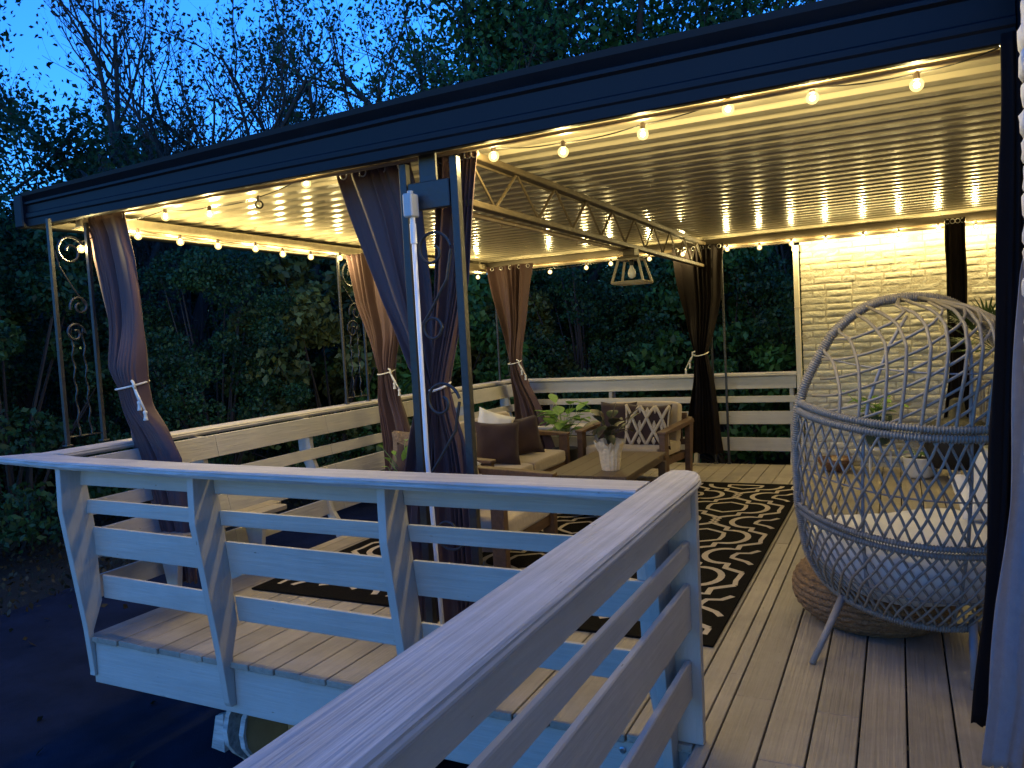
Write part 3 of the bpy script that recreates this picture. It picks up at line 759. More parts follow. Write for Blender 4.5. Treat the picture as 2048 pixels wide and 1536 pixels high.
# ============================================================ STRING LIGHTS
def globe(b, c, r=.027):
    prof = []
    for i in range(11):
        a = PI*i/10; prof.append((max(.001, r*math.sin(a)), r*math.cos(a)))
    b.lathe(prof, c, 14)
def string_light(label, pts, cord_extra=(), unlit=(), up=.045, en=1.0):
    t = thing('string_light', label, 'string lights', pts[0], 0, 'festoon lights under the patio roof')
    b = MB(); path = [Vector(p)+Vector((0, 0, up)) for p in pts]
    pp = []
    for e in cord_extra[:1]: path = [Vector(e)]+path
    for e in cord_extra[1:]: path = path+[Vector(e)]
    for i in range(len(path)-1):
        for j in range(6):
            f = j/6; p = path[i].lerp(path[i+1], f); p.z -= .012*math.sin(PI*f); pp.append(p)
    pp.append(path[-1])
    b.tube(pp, .0032, 6); setp(b.build('cord', M_cord), t)
    for i, p in enumerate(pts):
        b = MB(); globe(b, p); o = b.build('bulb', M_unlit if i in unlit else M_lit, smooth=True); setp(o, t)
        b = MB(); b.lathe([(.011, 0), (.0125, .004), (.0125, .028), (.008, .034)], (p[0], p[1], p[2]+.020), 10); s_ = b.build('socket', M_sock)
        s_.parent = o; s_.matrix_parent_inverse = Matrix.Translation(-Vector(t.location))@Matrix.Identity(4)
        s_.matrix_parent_inverse = Matrix.Identity(4)
        b = MB(); b.lathe([(.001, .012), (.009, .008), (.0125, 0), (.009, -.009), (.001, -.013)] if i not in unlit else [(.0015, .022), (.002, 0), (.0015, -.008)], p, 8)
        f_ = b.build('filament', M_core if i not in unlit else M_sock, smooth=True); f_.parent = o
        if i in unlit: continue
        L = bpy.data.lights.new('bulb_glow', 'POINT'); L.energy = LIGHT_W*en; L.color = (1, .78, .32); L.shadow_soft_size = .018
        lo = bpy.data.objects.new('bulb_glow', L); S.collection.objects.link(lo); lo.location = p; setp(lo, t)
    return t
FB = [(-4.90, 3.48, 2.36), (-4.48, 3.5, 2.47), (-4.1, 3.5, 2.49), (-3.72, 3.5, 2.46), (-3.32, 3.5, 2.47), (-2.96, 3.5, 2.545), (-2.44, 3.5, 2.55), (-1.77, 3.5, 2.515), (-1.4, 3.5, 2.48), (-1.01, 3.5, 2.50), (-.63, 3.48, 2.545), (-.29, 3.5, 2.53), (.09, 3.5, 2.51)]
FB = [FB[0]]+[(x*1.04, 3.64, 1.6+(z-1.6)*1.03) for x, y, z in FB[1:] if abs(x+2.44) > .05]
string_light('string of round bulbs sagging just inside the black front fascia, one bulb dead', FB, ((-5.0, 3.48, 2.45), (.42, 3.5, 2.6)), unlit=(4,))
LB = [(-4.75, 3.81, 2.46), (-4.75, 4.17, 2.45), (-4.75, 4.53, 2.45), (-4.75, 4.93, 2.46), (-4.75, 5.25, 2.44), (-4.75, 5.61, 2.44), (-4.75, 6.03, 2.46), (-4.75, 6.6, 2.46), (-4.75, 7.2, 2.46), (-4.75, 7.8, 2.46), (-4.75, 8.4, 2.47)]
string_light('string of round bulbs along the left side beam over the tan railing', LB)
BB = [(-4.96, 9.15, 2.46), (-4.27, 9.15, 2.45), (-3.92, 9.15, 2.44), (-3.43, 9.15, 2.45), (-3.11, 9.15, 2.47), (-2.62, 9.13, 2.48), (-2.2, 9.05, 2.49), (-1.71, 9.13, 2.505), (-1.36, 9.15, 2.49), (-1.02, 9.15, 2.5), (-.67, 9.15, 2.5), (-.3, 9.15, 2.50), (.04, 9.15, 2.49), (.40, 9.12, 2.51), (.73, 9.15, 2.49), (1.1, 9.15, 2.49), (1.45, 9.1, 2.49)]
BB = [(x, y, z-.02) for x, y, z in BB]
string_light('string of round bulbs along the far beam, passing above the cream brick wall', BB)

# ============================================================ RUG
rg = MB()
rx0, rx1, ry0, ry1 = -3.96, -.86, 3.84, 8.05
rg.box((rx0, ry0, .003), (rx1, ry1, .015), .004)
rg.cur = 1
def ribbon(pts, w=.05, z=.0165):
    pts = [Vector((p[0], p[1])) for p in pts]; pts = [p for k_, p in enumerate(pts) if k_ == 0 or (p-pts[k_-1]).length > 1e-4]; L = len(pts)
    A, B = [], []
    for i, p in enumerate(pts):
        T = pts[min(i+1, L-1)]-pts[max(i-1, 0)]; T.normalize(); N = Vector((-T.y, T.x))
        A.append((p.x+N.x*w/2, p.y+N.y*w/2, z)); B.append((p.x-N.x*w/2, p.y-N.y*w/2, z))
    for i in range(L-1): rg.add([A[i], A[i+1], B[i+1], B[i]], [(0, 1, 2, 3)])
RK = [0]
def smooth_poly(pts, it=1):
    for _ in range(it):
        q = [pts[0]]
        for a, c in zip(pts, pts[1:]): q += [(a[0]*.78+c[0]*.22, a[1]*.78+c[1]*.22), (a[0]*.22+c[0]*.78, a[1]*.22+c[1]*.78)]
        pts = q+[pts[-1]]
    return pts
def rarc(cx, cy, rx_, ry_, a0, a1, n=12): return [(cx+rx_*math.cos(math.radians(a0+(a1-a0)*i/n)), cy+ry_*math.sin(math.radians(a0+(a1-a0)*i/n))) for i in range(n+1)]
MOT = [
 ([(-.16, 0), (-.15, .10), (-.08, .15), (0, .20), (.08, .15), (.15, .10), (.16, 0), (.15, -.10), (.08, -.15), (0, -.20), (-.08, -.15), (-.15, -.10), (-.16, 0)], .040, 0),
 ([(0, .40), (.08, .33), (.145, .28), (.145, .19), (.20, .19)]+rarc(.20, 0, .145, .19, 90, -90)+[(.20, -.19), (.145, -.20), (.145, -.29), (.08, -.33), (0, -.40)], .050, 0),
 ([(.48, -.33), (.43, -.41), (.35, -.43), (.33, -.50), (.33, -.55), (.38, -.58), (.44, -.62), (.48, -.68)], .042, 0),
 ([(.455, -.13), (.33, -.23), (.33, -.33)]+rarc(.28, -.51, .14, .18, 90, 270)+[(.33, -.69), (.33, -.79), (.455, -.87)], .050, 0),
 ([(.455, -.13), (.445, -.04), (.45, .04), (.455, .13)], .036, 0),
 ([(-.03, -.43), (0, -.40), (.03, -.43), (0, -.47), (-.03, -.50), (0, -.54), (.03, -.50), (0, -.47)], .030, 0),
 ([(0, -.54), (-.03, -.57), (0, -.60), (.03, -.57), (0, -.54)], .030, 0)]
for j in range(-1, 6):
    for cx in (-1.385, -2.385, -3.385):
        for sgn in (1, -1):
            for (pts, w_, _) in MOT:
                q = [(cx+sgn*a, 3.93+j*1.0+c_) for a, c_ in pts]
                q = [p for p in q if rx0+.05 < p[0] < rx1-.03 and ry0+.10 < p[1] < ry1-.08]
                if len(q) > 1:
                    RK[0] += 1; ribbon(q, w_*.88, .0155+.00002*RK[0] if RK[0] < 90 else .0155+.00002*(RK[0] % 90))
o = rg.build('rug', [M_rug, M_rugc], fixn=True)
tag(o, 'large black rug with cream geometric arches lying on the deck', 'rug')
# ============================================================ CUSHIONS / FURNITURE
def pillow(b, c, w, h, t, R, n=14, pinch=.10):
    def fn(sgn):
        P = []
        for j in range(n+1):
            for i in range(n+1):
                u, v = 2*i/n-1, 2*j/n-1
                th = t/2*((1-u**4)*(1-v**4))**.55
                k = 1-pinch*(1-abs(v)**2.2)*abs(u)**3; k2 = 1-pinch*(1-abs(u)**2.2)*abs(v)**3
                wr = .006*math.sin(7*u+3*v)+.006*math.sin(5*v-4*u)
                P.append(c+R @ Vector((u*w/2*k, sgn*(th+wr*(th > .01)), v*h/2*k2)))
        return P
    F = [[j*(n+1)+i, j*(n+1)+i+1, (j+1)*(n+1)+i+1, (j+1)*(n+1)+i] for j in range(n) for i in range(n)]
    b.add(fn(-1), F); b.add(fn(1), [f[::-1] for f in F])
def slab(b, x0, y0, z0, x1, y1, z1, r=.04, puff=.012, n=10, mtx=None):
    # soft box cushion
    P = []; idx = {}
    def pt(u, v, w):
        # superellipsoid-ish rounded box
        x = (x0+x1)/2+(x1-x0)/2*u; y = (y0+y1)/2+(y1-y0)/2*v; z = (z0+z1)/2+(z1-z0)/2*w
        return (x, y, z)
    hx, hy, hz = (x1-x0)/2, (y1-y0)/2, (z1-z0)/2; cx, cy, cz = (x0+x1)/2, (y0+y1)/2, (z0+z1)/2
    def rnd_(p):
        q = Vector((p[0]-cx, p[1]-cy, p[2]-cz))
        inn = Vector((max(-hx+r, min(hx-r, q.x)), max(-hy+r, min(hy-r, q.y)), max(-hz+r, min(hz-r, q.z))))
        d = q-inn
        if d.length > 1e-9: q = inn+d.normalized()*r
        f = (1-min(1, abs(q.x)/hx)**2)*(1-min(1, abs(q.y)/hy)**2)
        q.z += puff*f*(1 if q.z > 0 else -1)+.004*math.sin(9*q.x+7*q.y)
        v = Vector((cx+q.x, cy+q.y, cz+q.z)); return tuple(mtx @ v) if mtx is not None else tuple(v)
    for ax in range(3):
        for sg in (-1, 1):
            Q = []
            for j in range(n+1):
                for i in range(n+1):
                    a, c_ = 2*i/n-1, 2*j/n-1
                    a = math.copysign(abs(a)**.7, a); c_ = math.copysign(abs(c_)**.7, c_)
                    k = [0, 0, 0]; k[ax] = sg; k[(ax+1) % 3] = a; k[(ax+2) % 3] = c_
                    Q.append(rnd_(pt(*k)))
            b.add(Q, [[j*(n+1)+i, j*(n+1)+i+1, (j+1)*(n+1)+i+1, (j+1)*(n+1)+i] for j in range(n) for i in range(n)])
def rt(v):
    return Matrix.Rotation(v[2], 3, 'Z') @ Matrix.Rotation(v[1], 3, 'Y') @ Matrix.Rotation(v[0], 3, 'X')
def lounge(name, label, cat, loc, rz, width, seats=1, depth=.80, group=None):
    """local: faces +x, width along y, centred; z up"""
    t = thing(name, label, cat, loc, rz, group)
    w = width/2; wd = .05
    def P(nm, m, bm, **k): o = bm.build(nm, m, t, **k); return o
    for sy in (-1, 1):
        y = sy*(w-.045)
        b = MB(); b.prism([(-.36, .0), (-.30, .0), (-.34, .60), (-.42, .66), (-.46, .62)], 'y', y-.03, y+.03); P('leg', M_teak, b, bevel=.004)
        b = MB(); b.box((.28, y-.032, .0), (.375, y+.032, .565), .004); P('leg', M_teak, b)
        b = MB(); b.prism([(-.44, .60), (-.42, .64), (.05, .615), (.385, .592), (.385, .566), (.0, .568)], 'y', y-.048, y+.048); P('armrest', M_teak, b, bevel=.005)
    b = MB(); b.box((-.36, -w+.075, .22), (.345, -w+.115, .29)); b.box((-.36, w-.115, .22), (.345, w-.075, .29)); b.box((.305, -w+.01+.07, .215), (.345, w-.08, .30), .004); b.box((-.38, -w+.08, .22), (-.34, w-.08, .30), .004)
    for k in range(5): b.box((-.33+.14*k, -w+.116, .262), (-.25+.14*k, w-.116, .286))
    P('seat_frame', M_teak, b)
    b = MB(); b.box((-.45, -w+.08, .62), (-.41, w-.08, .70), .004); b.box((-.39, -w+.08, .36), (-.36, w-.08, .42), .004)
    for k in range(int(width/.16)): yy = -w+.14+k*(width-.28)/max(1, int(width/.16)-1); b.box((-.405, yy-.02, .40), (-.385, yy+.02, .64))
    P('back_frame', M_teak, b)
    sw = (width-.18)/seats
    for k in range(seats):
        y0 = -w+.09+k*sw
        b = MB(); slab(b, -.30, y0+.004, .292, .37, y0+sw-.004, .43, .04, .014); P('seat_cushion', M_beige, b, smooth=True)
        b = MB(); mt = Matrix.Translation((-.27, 0, .62)) @ Matrix.Rotation(-.22, 4, 'Y') @ Matrix.Translation((.27, 0, -.62))
        slab(b, -.35, y0+.006, .40, -.20, y0+sw-.006, .83, .05, .01, mtx=mt); P('back_cushion', M_beige, b, smooth=True)
    return t
sofa = lounge('outdoor_sofa', 'wooden outdoor sofa with beige cushions and dark pillows along the left railing', 'sofa', (-3.47, 6.63, 0), .02, 1.86, 2)
arm1 = lounge('outdoor_armchair', 'wooden armchair with beige cushions behind the coffee table, facing the camera', 'armchair', (-2.55, 8.02, 0), -PI/2-.12, 1.02, 1, group='wooden outdoor armchairs')
arm2 = lounge('outdoor_armchair', 'wooden armchair with beige seat just behind the front railing, beside the middle post', 'armchair', (-2.66, 4.80, 0), .04, .96, 1, group='wooden outdoor armchairs')
def tpillow(label, c, w, h, t_, rot, m, nm='throw_pillow', grp=None, cat='pillow'):
    b = MB(); pillow(b, Vector(c), w, h, t_, rt(rot)); o = b.build(nm, m, smooth=True); tag(o, label, cat, grp); return o
tpillow('large chocolate brown square pillow, nearer of the two on the sofa', (-3.36, 6.40, .635), .43, .42, .15, (-.28, .06, PI/2-1.0), M_dkp)
tpillow('chocolate brown pillow tucked behind the larger one at the far end of the sofa', (-3.40, 6.98, .62), .42, .40, .15, (-.28, -.12, PI/2-1.0), M_dkp)
tpillow('pale crumpled cream pillow peeking above the chocolate ones', (-3.60, 6.78, .72), .38, .36, .13, (-.2, .35, PI/2-.9), M_cush)
tpillow('brown furry cushion on the near left end of the sofa', (-3.72, 5.55, .70), .40, .34, .16, (-.3, .1, PI/2-.9), M_fur)
tpillow('dark knitted cushion in front of the furry one beside the middle post', (-3.52, 5.30, .60), .42, .34, .17, (-.4, .3, PI/2-.8), M_dkp)
tpillow('white cushion lying against the sofa arm by the middle post', (-3.22, 5.50, .55), .26, .22, .12, (-.5, .4, PI/2-1.0), M_cush)
tpillow('grey crumpled cushion lying on the near armchair seat', (-2.75, 4.72, .52), .40, .34, .14, (-1.1, .2, .8), M_curp)
# patterned pillow (black with cream woven pattern: two materials on one mesh)
b = MB(); R = rt((-.28, .05, .18)); C = Vector((-2.36, 7.88, .615)); pillow(b, C, .50, .48, .17, R, n=24)
n0 = len(b.f)
b.cur = 1
def on_p(u, v, lift=.006):
    th = .17/2*((1-min(1, abs(u))**4)*(1-min(1, abs(v))**4))**.55
    k = 1-.1*(1-abs(v)**2.2)*abs(u)**3; k2 = 1-.1*(1-abs(u)**2.2)*abs(v)**3
    wr = .006*math.sin(7*u+3*v)+.006*math.sin(5*v-4*u)
    return C+R @ Vector((u*.25*k, -(th+wr+lift), v*.24*k2))
def strip(pts, w=.011):
    path = []
    for (u0, v0), (u1, v1) in zip(pts, pts[1:]):
        for i in range(8): path.append(on_p(u0+(u1-u0)*i/8, v0+(v1-v0)*i/8, .004))
    path.append(on_p(*pts[-1], .004)); b.tube(path, w, 6)
for s in (-.62, 0, .62):
    strip([(s-.30, .9), (s+.0, .3), (s-.30, -.3), (s, -.9)] if s < .6 else [(s-.30, .9), (s, .3), (s-.30, -.3), (s, -.85)], .017)
    strip([(s+.30 if s < .6 else .9, .9), (s+.02, .3)] if False else [(s+.28 if s < .5 else .9, .88), (s+.0, .3), (s+.28 if s < .5 else .9, -.3), (s, -.88)], .017)
for (u, v) in [(-.3, 0), (.3, 0), (-.3, .72), (.32, .7), (-.3, -.72), (.3, -.72), (0, .62), (.62, -.05)]:
    for k in range(-2, 3): strip([(u-.07*(1-abs(k)/3), v+k*.07), (u+.09*(1-abs(k)/3), v+k*.07)], .013)
for s in (-.93, .93): strip([(s, -.85), (s, 0), (s, .85)], .010)
o = b.build('patterned_pillow', [M_dkp, M_rugc], smooth=True); tag(o, 'square pillow with cream zigzag pattern on black, on the far armchair', 'pillow')
tpillow('plain dark pillow behind the patterned one on the far armchair', (-2.72, 7.98, .66), .44, .42, .14, (-.25, 0, -.15), M_dkp)
# coffee table
ct = thing('coffee_table', 'low rectangular wooden coffee table with a woven shelf between the seats', 'table', (-2.40, 6.75, 0), .02)
b = MB()
for i in range(5): b.box((-.37+i*.148, -.68, .392), (-.37+i*.148+.146, .68, .42), .003)
b.build('table_top', M_tabl, ct)
b = MB(); b.box((-.34, -.65, .335), (.34, -.62, .391)); b.box((-.34, .62, .335), (.34, .65, .391)); b.box((-.34, -.619, .335), (-.31, .619, .391)); b.box((.31, -.619, .335), (.34, .619, .391)); b.build('apron', M_tabl, ct)
for sx in (-1, 1):
    for sy in (-1, 1):
        b = MB(); b.box((sx*.33-.035, sy*.635-.035, .016), (sx*.33+.035, sy*.635+.035, .334), .004); b.build('leg', M_tabl, ct)
b = MB(); b.box((-.30, -.60, .13), (.30, .60, .145))
for k in range(20): b.tube([(-.30, -.58+k*.06, .15), (.30, -.58+k*.06, .15)], .012, 5)
b.build('woven_shelf', M_jute, ct)
# potted plants
def leaf_blade(b, base, tipdir, length, width, curl=.25, n=6, up=Vector((0, 0, 1))):
    d = Vector(tipdir).normalized(); s = d.cross(up)
    if s.length < .05: s = Vector((1, 0, 0))
    s.normalize(); nn = s.cross(d)
    A, Bm, Cc = [], [], []
    for i in range(n+1):
        f = i/n; p = Vector(base)+d*length*f-nn*0+Vector((0, 0, -curl*length*f*f))
        w = width*math.sin(PI*min(.98, (f*.92+.05)))**.8*.5
        A.append(p-s*w+nn*.18*w); Bm.append(p); Cc.append(p+s*w+nn*.18*w)
    P = A+Bm+Cc; k = n+1; F = []
    for i in range(n): F.append([i, k+i, k+i+1, i+1]); F.append([k+i, 2*k+i, 2*k+i+1, k+i+1])
    b.add(P, F)
def plant(t, base, h, stems, lw, ll, m, seed, spread=.2, ms=None):
    rnd = random.Random(seed); bl = MB(); bs_ = MB()
    for i in range(stems):
        a = 2*PI*i/stems+rnd.uniform(-.5, .5); r = spread*rnd.uniform(.3, 1); hh = h*rnd.uniform(.6, 1)
        tip = Vector(base)+Vector((r*math.cos(a), r*math.sin(a), hh)); mid = Vector(base)+Vector((r*.3*math.cos(a), r*.3*math.sin(a), hh*.6))
        bs_.tube([base, mid, tip], [.005, .004, .003], 5)
        leaf_blade(bl, tip, (math.cos(a)*.8, math.sin(a)*.8, rnd.uniform(-.1, .9)), ll*rnd.uniform(.7, 1.1), lw*rnd.uniform(.7, 1.1), rnd.uniform(.1, .5))
    for i in range(stems):
        a = rnd.uniform(0, 2*PI); r = spread*.5*rnd.uniform(.3, 1); hh = h*rnd.uniform(.35, .7)
        tip = Vector(base)+Vector((r*math.cos(a), r*math.sin(a), hh)); bs_.tube([base, tip], .003, 5)
        leaf_blade(bl, tip, (math.cos(a), math.sin(a), rnd.uniform(-.1, .7)), ll*rnd.uniform(.5, .9), lw*rnd.uniform(.6, .9), rnd.uniform(.1, .5))
    o = bl.build('leaves', m, smooth=True, fixn=False); setp(o, t); setp(bs_.build('stems', ms or M_stem, smooth=True), t)
tp = thing('table_plant', 'dark patterned leaf plant in a crinkled cream paper wrapped pot on the coffee table', 'plant', (-2.26, 6.40, .421))
b = MB(); prof = []
N = 32; P = []
hs = [0, .035, .08, .12, .155, .185, .215]; rs = [.078, .084, .090, .094, .098, .112, .130]
for k, (h_, r_) in enumerate(zip(hs, rs)):
    for j in range(N):
        a = 2*PI*j/N; rr = r_+(.003*math.sin(j*3.1) if k < 5 else .009*math.sin(j*1.57+k)+.006*math.sin(j*2.9)); zz = h_+(.0 if k < 5 else .03*abs(math.sin(j*.62+.4))*(k-4)*.8)
        P.append((-2.26+rr*math.cos(a), 6.40+rr*math.sin(a), .4215+zz))
b.add(P, [[i*N+j, i*N+(j+1) % N, (i+1)*N+(j+1) % N, (i+1)*N+j] for i in range(len(hs)-1) for j in range(N)]+[list(range(N))[::-1]])
o = b.build('paper_wrap', M_paper, smooth=False, fixn=True); setp(o, tp); solid(o, .002, 0)
b = MB(); b.lathe([(.085, 0), (.085, .004)], (-2.26, 6.40, .59), 20); setp(b.build('soil', M_soil), tp)
plant(tp, (-2.26, 6.40, .60), .26, 13, .10, .20, M_leafd, 5, .17, M_leafd)
b = MB(); leaf_blade(b, (-2.25, 6.40, .78), (.25, .1, 1), .24, .10, 0); leaf_blade(b, (-2.29, 6.40, .72), (-.25, -.1, 1), .24, .13, 0); setp(b.build('tall_leaves', M_leafd, smooth=True), tp)
lp_ = thing('leafy_potted_plant', 'light green broad leaf plant in a black pot between sofa and far armchair', 'plant', (-3.50, 8.35, 0))
b = MB(); b.lathe([(.11, .003), (.135, .05), (.15, .29), (.155, .30), (.14, .30), (.135, .26)], (-3.50, 8.35, 0), 20); setp(b.build('pot', M_blk, smooth=True), lp_)
plant(lp_, (-3.50, 8.35, .27), .56, 20, .15, .21, M_leaf, 8, .27)
lp2 = thing('young_potted_plant', 'spindly plant with one big round leaf in a dark blue pot by the left railing', 'plant', (-3.62, 5.22, 0))
b = MB(); b.lathe([(.10, .016), (.16, .08), (.19, .26), (.18, .40), (.165, .40), (.16, .36)], (-3.62, 5.22, 0), 24); setp(b.build('pot', M_navy, smooth=True), lp2)
b = MB(); b.lathe([(.155, 0), (.155, .004)], (-3.62, 5.22, .37), 20); setp(b.build('soil', M_soil), lp2)
plant(lp2, (-3.62, 5.22, .37), .48, 9, .045, .08, M_leaf, 21, .26)
b = MB(); leaf_blade(b, (-3.55, 5.22, .62), (.25, -.1, 1), .20, .17, 0); setp(b.build('big_leaf', M_leaf, smooth=True), lp2)
# pouf
pf = thing('jute_pouf', 'round braided jute floor pouf under the egg chair', 'pouf', (-.14, 4.52, 0))
b = MB(); rows = 11
for k in range(rows):
    f = (k+.5)/rows; z = .006+.33*f; r = .40*(math.sin(PI*(.12+.76*f)))**.42
    path = []
    for j in range(96):
        a = 2*PI*j/96; path.append((-.14+(r+.004*math.sin(j*1.9+k*2))*math.cos(a), 4.52+(r+.004*math.sin(j*1.9+k*2))*math.sin(a), z+.0035*math.sin(j*1.9+k)))
    b.tube(path, .019, 6, closed=True)
b.lathe([(.30, .01), (.385, .08), (.395, .17), (.38, .26), (.33, .315), (.02, .335)], (-.14, 4.52, 0), 32)
setp(b.build('braid', M_jute, smooth=True), pf)

# ============================================================ EGG CHAIR
PHI = math.radians(24); EC = Vector((.035, 4.28, 0))
EW = [(.20, .34), (.30, .42), (.45, .50), (.70, .54), (1.0, .55), (1.17, .54), (1.3, .50), (1.42, .435), (1.53, .365), (1.61, .275), (1.655, .20), (1.68, .12), (1.69, .02)]
ED = [(.20, .44), (.30, .52), (.45, .60), (.70, .66), (1.0, .68), (1.17, .67), (1.3, .66), (1.42, .66), (1.53, .64), (1.62, .58), (1.67, .48), (1.69, .32)]
def tabf(T, z):
    if z <= T[0][0]: return T[0][1]
    for (a, c), (d, e) in zip(T, T[1:]):
        if a <= z <= d:
            f = (z-a)/(d-a); return c+(e-c)*f
    return T[-1][1]
def egg(th, z, k=1.0):
    w, d = tabf(EW, z)*k, tabf(ED, z)*k
    x, y = w*math.sin(th), -d*math.cos(th)+.06*max(0, z-1.17)
    ta = .125; zc = .75; y, z = y*math.cos(ta)-(z-zc)*math.sin(ta)*.55, zc+(z-zc)*math.cos(ta)+y*math.sin(ta)
    c, s = math.cos(PHI), math.sin(PHI)
    return Vector((EC.x+x*c-y*s, EC.y+x*s+y*c, z+.012))
ch = thing('egg_chair', 'grey woven resin egg chair on four legs, its rounded back towards the viewer', 'chair', (EC.x, EC.y, 0))
H90 = PI/2
b = MB()
ZR = list(np.linspace(.27, 1.5, 24))+list(1.69-.19*(1-np.linspace(.08, 1, 12))**2)
rim = [egg(-H90, z) for z in ZR]+[egg(H90, z) for z in ZR[::-1]][1:]
b.tube(rim, .021, 8)
# wrapped binding
def wrap(b, path, r, step=.011, wr=.0042):
    path = [Vector(p) for p in path]; L = [0]
    for p, q in zip(path, path[1:]): L.append(L[-1]+(q-p).length)
    n_ = int(L[-1]/step); j = 0
    for i in range(n_):
        s_ = i*step
        while j < len(L)-2 and L[j+1] < s_: j += 1
        f = (s_-L[j])/max(1e-6, L[j+1]-L[j]); p = path[j].lerp(path[j+1], f); T = (path[j+1]-path[j]).normalized()
        N_ = T.orthogonal().normalized(); B_ = T.cross(N_)
        b.tube([p+(N_*math.cos(a)+B_*math.sin(a))*r+T*.002*math.sin(a) for a in [2*PI*q/7 for q in range(7)]], wr, 4, closed=True)
wrap(b, rim, .022)
setp(b.build('rim', M_wick, smooth=True), ch)
def ring(z, name, rr=.015, k=1.0):
    b = MB(); path = [egg(-H90+PI*i/40, z, k) for i in range(41)]; b.tube(path, rr, 8); wrap(b, path, rr+.001, .013, .004); return setp(b.build(name, M_wick, smooth=True), ch)
ring(1.205, 'upper_band'); ring(1.168, 'upper_band'); ring(.695, 'lower_band', .012); ring(.66, 'lower_band', .012)
b = MB(); path = [egg(-H90+PI*i/40, .27) for i in range(41)]; b.tube(path, .016, 8); wrap(b, path, .017)
c0, c1 = egg(H90, .27), egg(-H90, .27); fwd = Vector((-math.sin(PHI), math.cos(PHI), 0))
b.tube([c0, c0+fwd*.12, (c0+c1)/2+fwd*.26, c1+fwd*.12, c1], .016, 8); setp(b.build('base_ring', M_wick, smooth=True), ch)
def lattice(z0, z1, nseg, slope, name, r=.0052, shift=0, verticals=True, ms=14, th_lim=H90):
    b = MB(); rnd = random.Random(hash(name) % 100)
    for d in (1, -1):
        for i in range(-nseg, nseg*2):
            th0 = -th_lim+i*(2*th_lim)/nseg+shift*(d < 0)
            path = []
            for j in range(ms+1):
                f = j/ms; th = th0+d*slope*f; z = z0+(z1-z0)*f
                if -th_lim <= th <= th_lim: path.append(egg(th+.006*math.sin(j+i), z, 1.0+.006*d))
            if len(path) > 1: b.tube(path, r, 5, flat=1.0)
    return b
b = lattice(.705, 1.16, 32, .36, 'mid', r=.0062); setp(b.build('basket_weave', M_wick, smooth=True), ch)
b = lattice(.28, .652, 31, .45, 'low', r=.0062); setp(b.build('lower_weave', M_wick, smooth=True), ch)
# hood: fairly upright canes and slanted canes, each lying in its own plane
b = MB()
def hood_cane(x0, kx, kk, r, scale, n_=30):
    path = []
    for j in range(n_+1):
        z = 1.212+(1.688-1.212)*j/n_; x = x0+kx*(z-1.212)+.10*(z-1.212)**2; w = tabf(EW, z)
        if abs(x) < w: path.append(egg(math.asin(max(-1, min(1, x/w))), z, scale))
        elif path: path.append(egg(math.copysign(H90, x), z, scale)); break
    if len(path) > 1: b.tube(path, r, 6)
for i in range(-14, 12): hood_cane(i*.058+.006*math.sin(i*3), .16, 0, .0078, 1.004)
for i in range(-24, 14): hood_cane(i*.082, 1.45, 0, .0070, .992)
setp(b.build('hood_weave', M_wick, smooth=True), ch)
b = MB()
for th in (-.85, -.1, .75):
    b.tube([egg(th, z, .975) for z in np.linspace(.28, 1.64, 24)], .008, 6)
setp(b.build('frame_ribs', M_wleg, smooth=True), ch)
b = MB(); b.tube([egg(-H90+PI*i/30, 1.43, .985) for i in range(31)], .004, 5); b.tube([egg(-H90+PI*i/30, .9, .985) for i in range(31)], .004, 5); b.tube([egg(-H90+PI*i/30, .42, .985) for i in range(31)], .005, 5); setp(b.build('hoop_wires', M_wleg), ch)
for (x, y, x2, y2) in [(-.395, 3.80, -.26, 4.02), (.26, 3.74, .27, 3.88), (-.45, 4.72, -.30, 4.5), (.36, 4.78, .34, 4.55)]:
    b = MB(); b.tube([(x, y, .003), (x2, y2, .28)], [.014, .019], 10); setp(b.build('leg', M_wleg, smooth=True), ch)
b = MB()
P = []
for k, (z, s) in enumerate([(.27, .45), (.30, .80), (.34, .90), (.40, .93), (.47, .93), (.53, .91), (.57, .84), (.59, .70), (.595, .3)]):
    for j in range(36):
        a = 2*PI*j/36; w, d = tabf(EW, min(z, .9))*s, tabf(ED, min(z, .9))*s
        x, y = w*math.sin(a), -d*math.cos(a)
        if y > .16: y = .16+(y-.16)*.25
        l = .012*math.sin(5*a+k)+.010*math.sin(9*a)
        c, s_ = math.cos(PHI), math.sin(PHI)
        P.append((EC.x+(x*(1+l))*c-(y*(1+l))*s_, EC.y+(x*(1+l))*s_+(y*(1+l))*c, z+.012*math.sin(3*a+k)))
b.add(P, [[i*36+j, i*36+(j+1) % 36, (i+1)*36+(j+1) % 36, (i+1)*36+j] for i in range(8) for j in range(36)]+[list(range(36))[::-1], [8*36+j for j in range(36)]])
setp(b.build('seat_cushion', M_cush, smooth=True), ch)
tpillow('plump white pillow leaning at the right inside the egg chair', (.42, 4.16, .76), .36, .36, .18, (-.3, .45, 1.1), M_cush)
tpillow('second white pillow low inside the egg chair', (.40, 4.45, .68), .34, .28, .15, (-.9, .1, .3), M_cush)

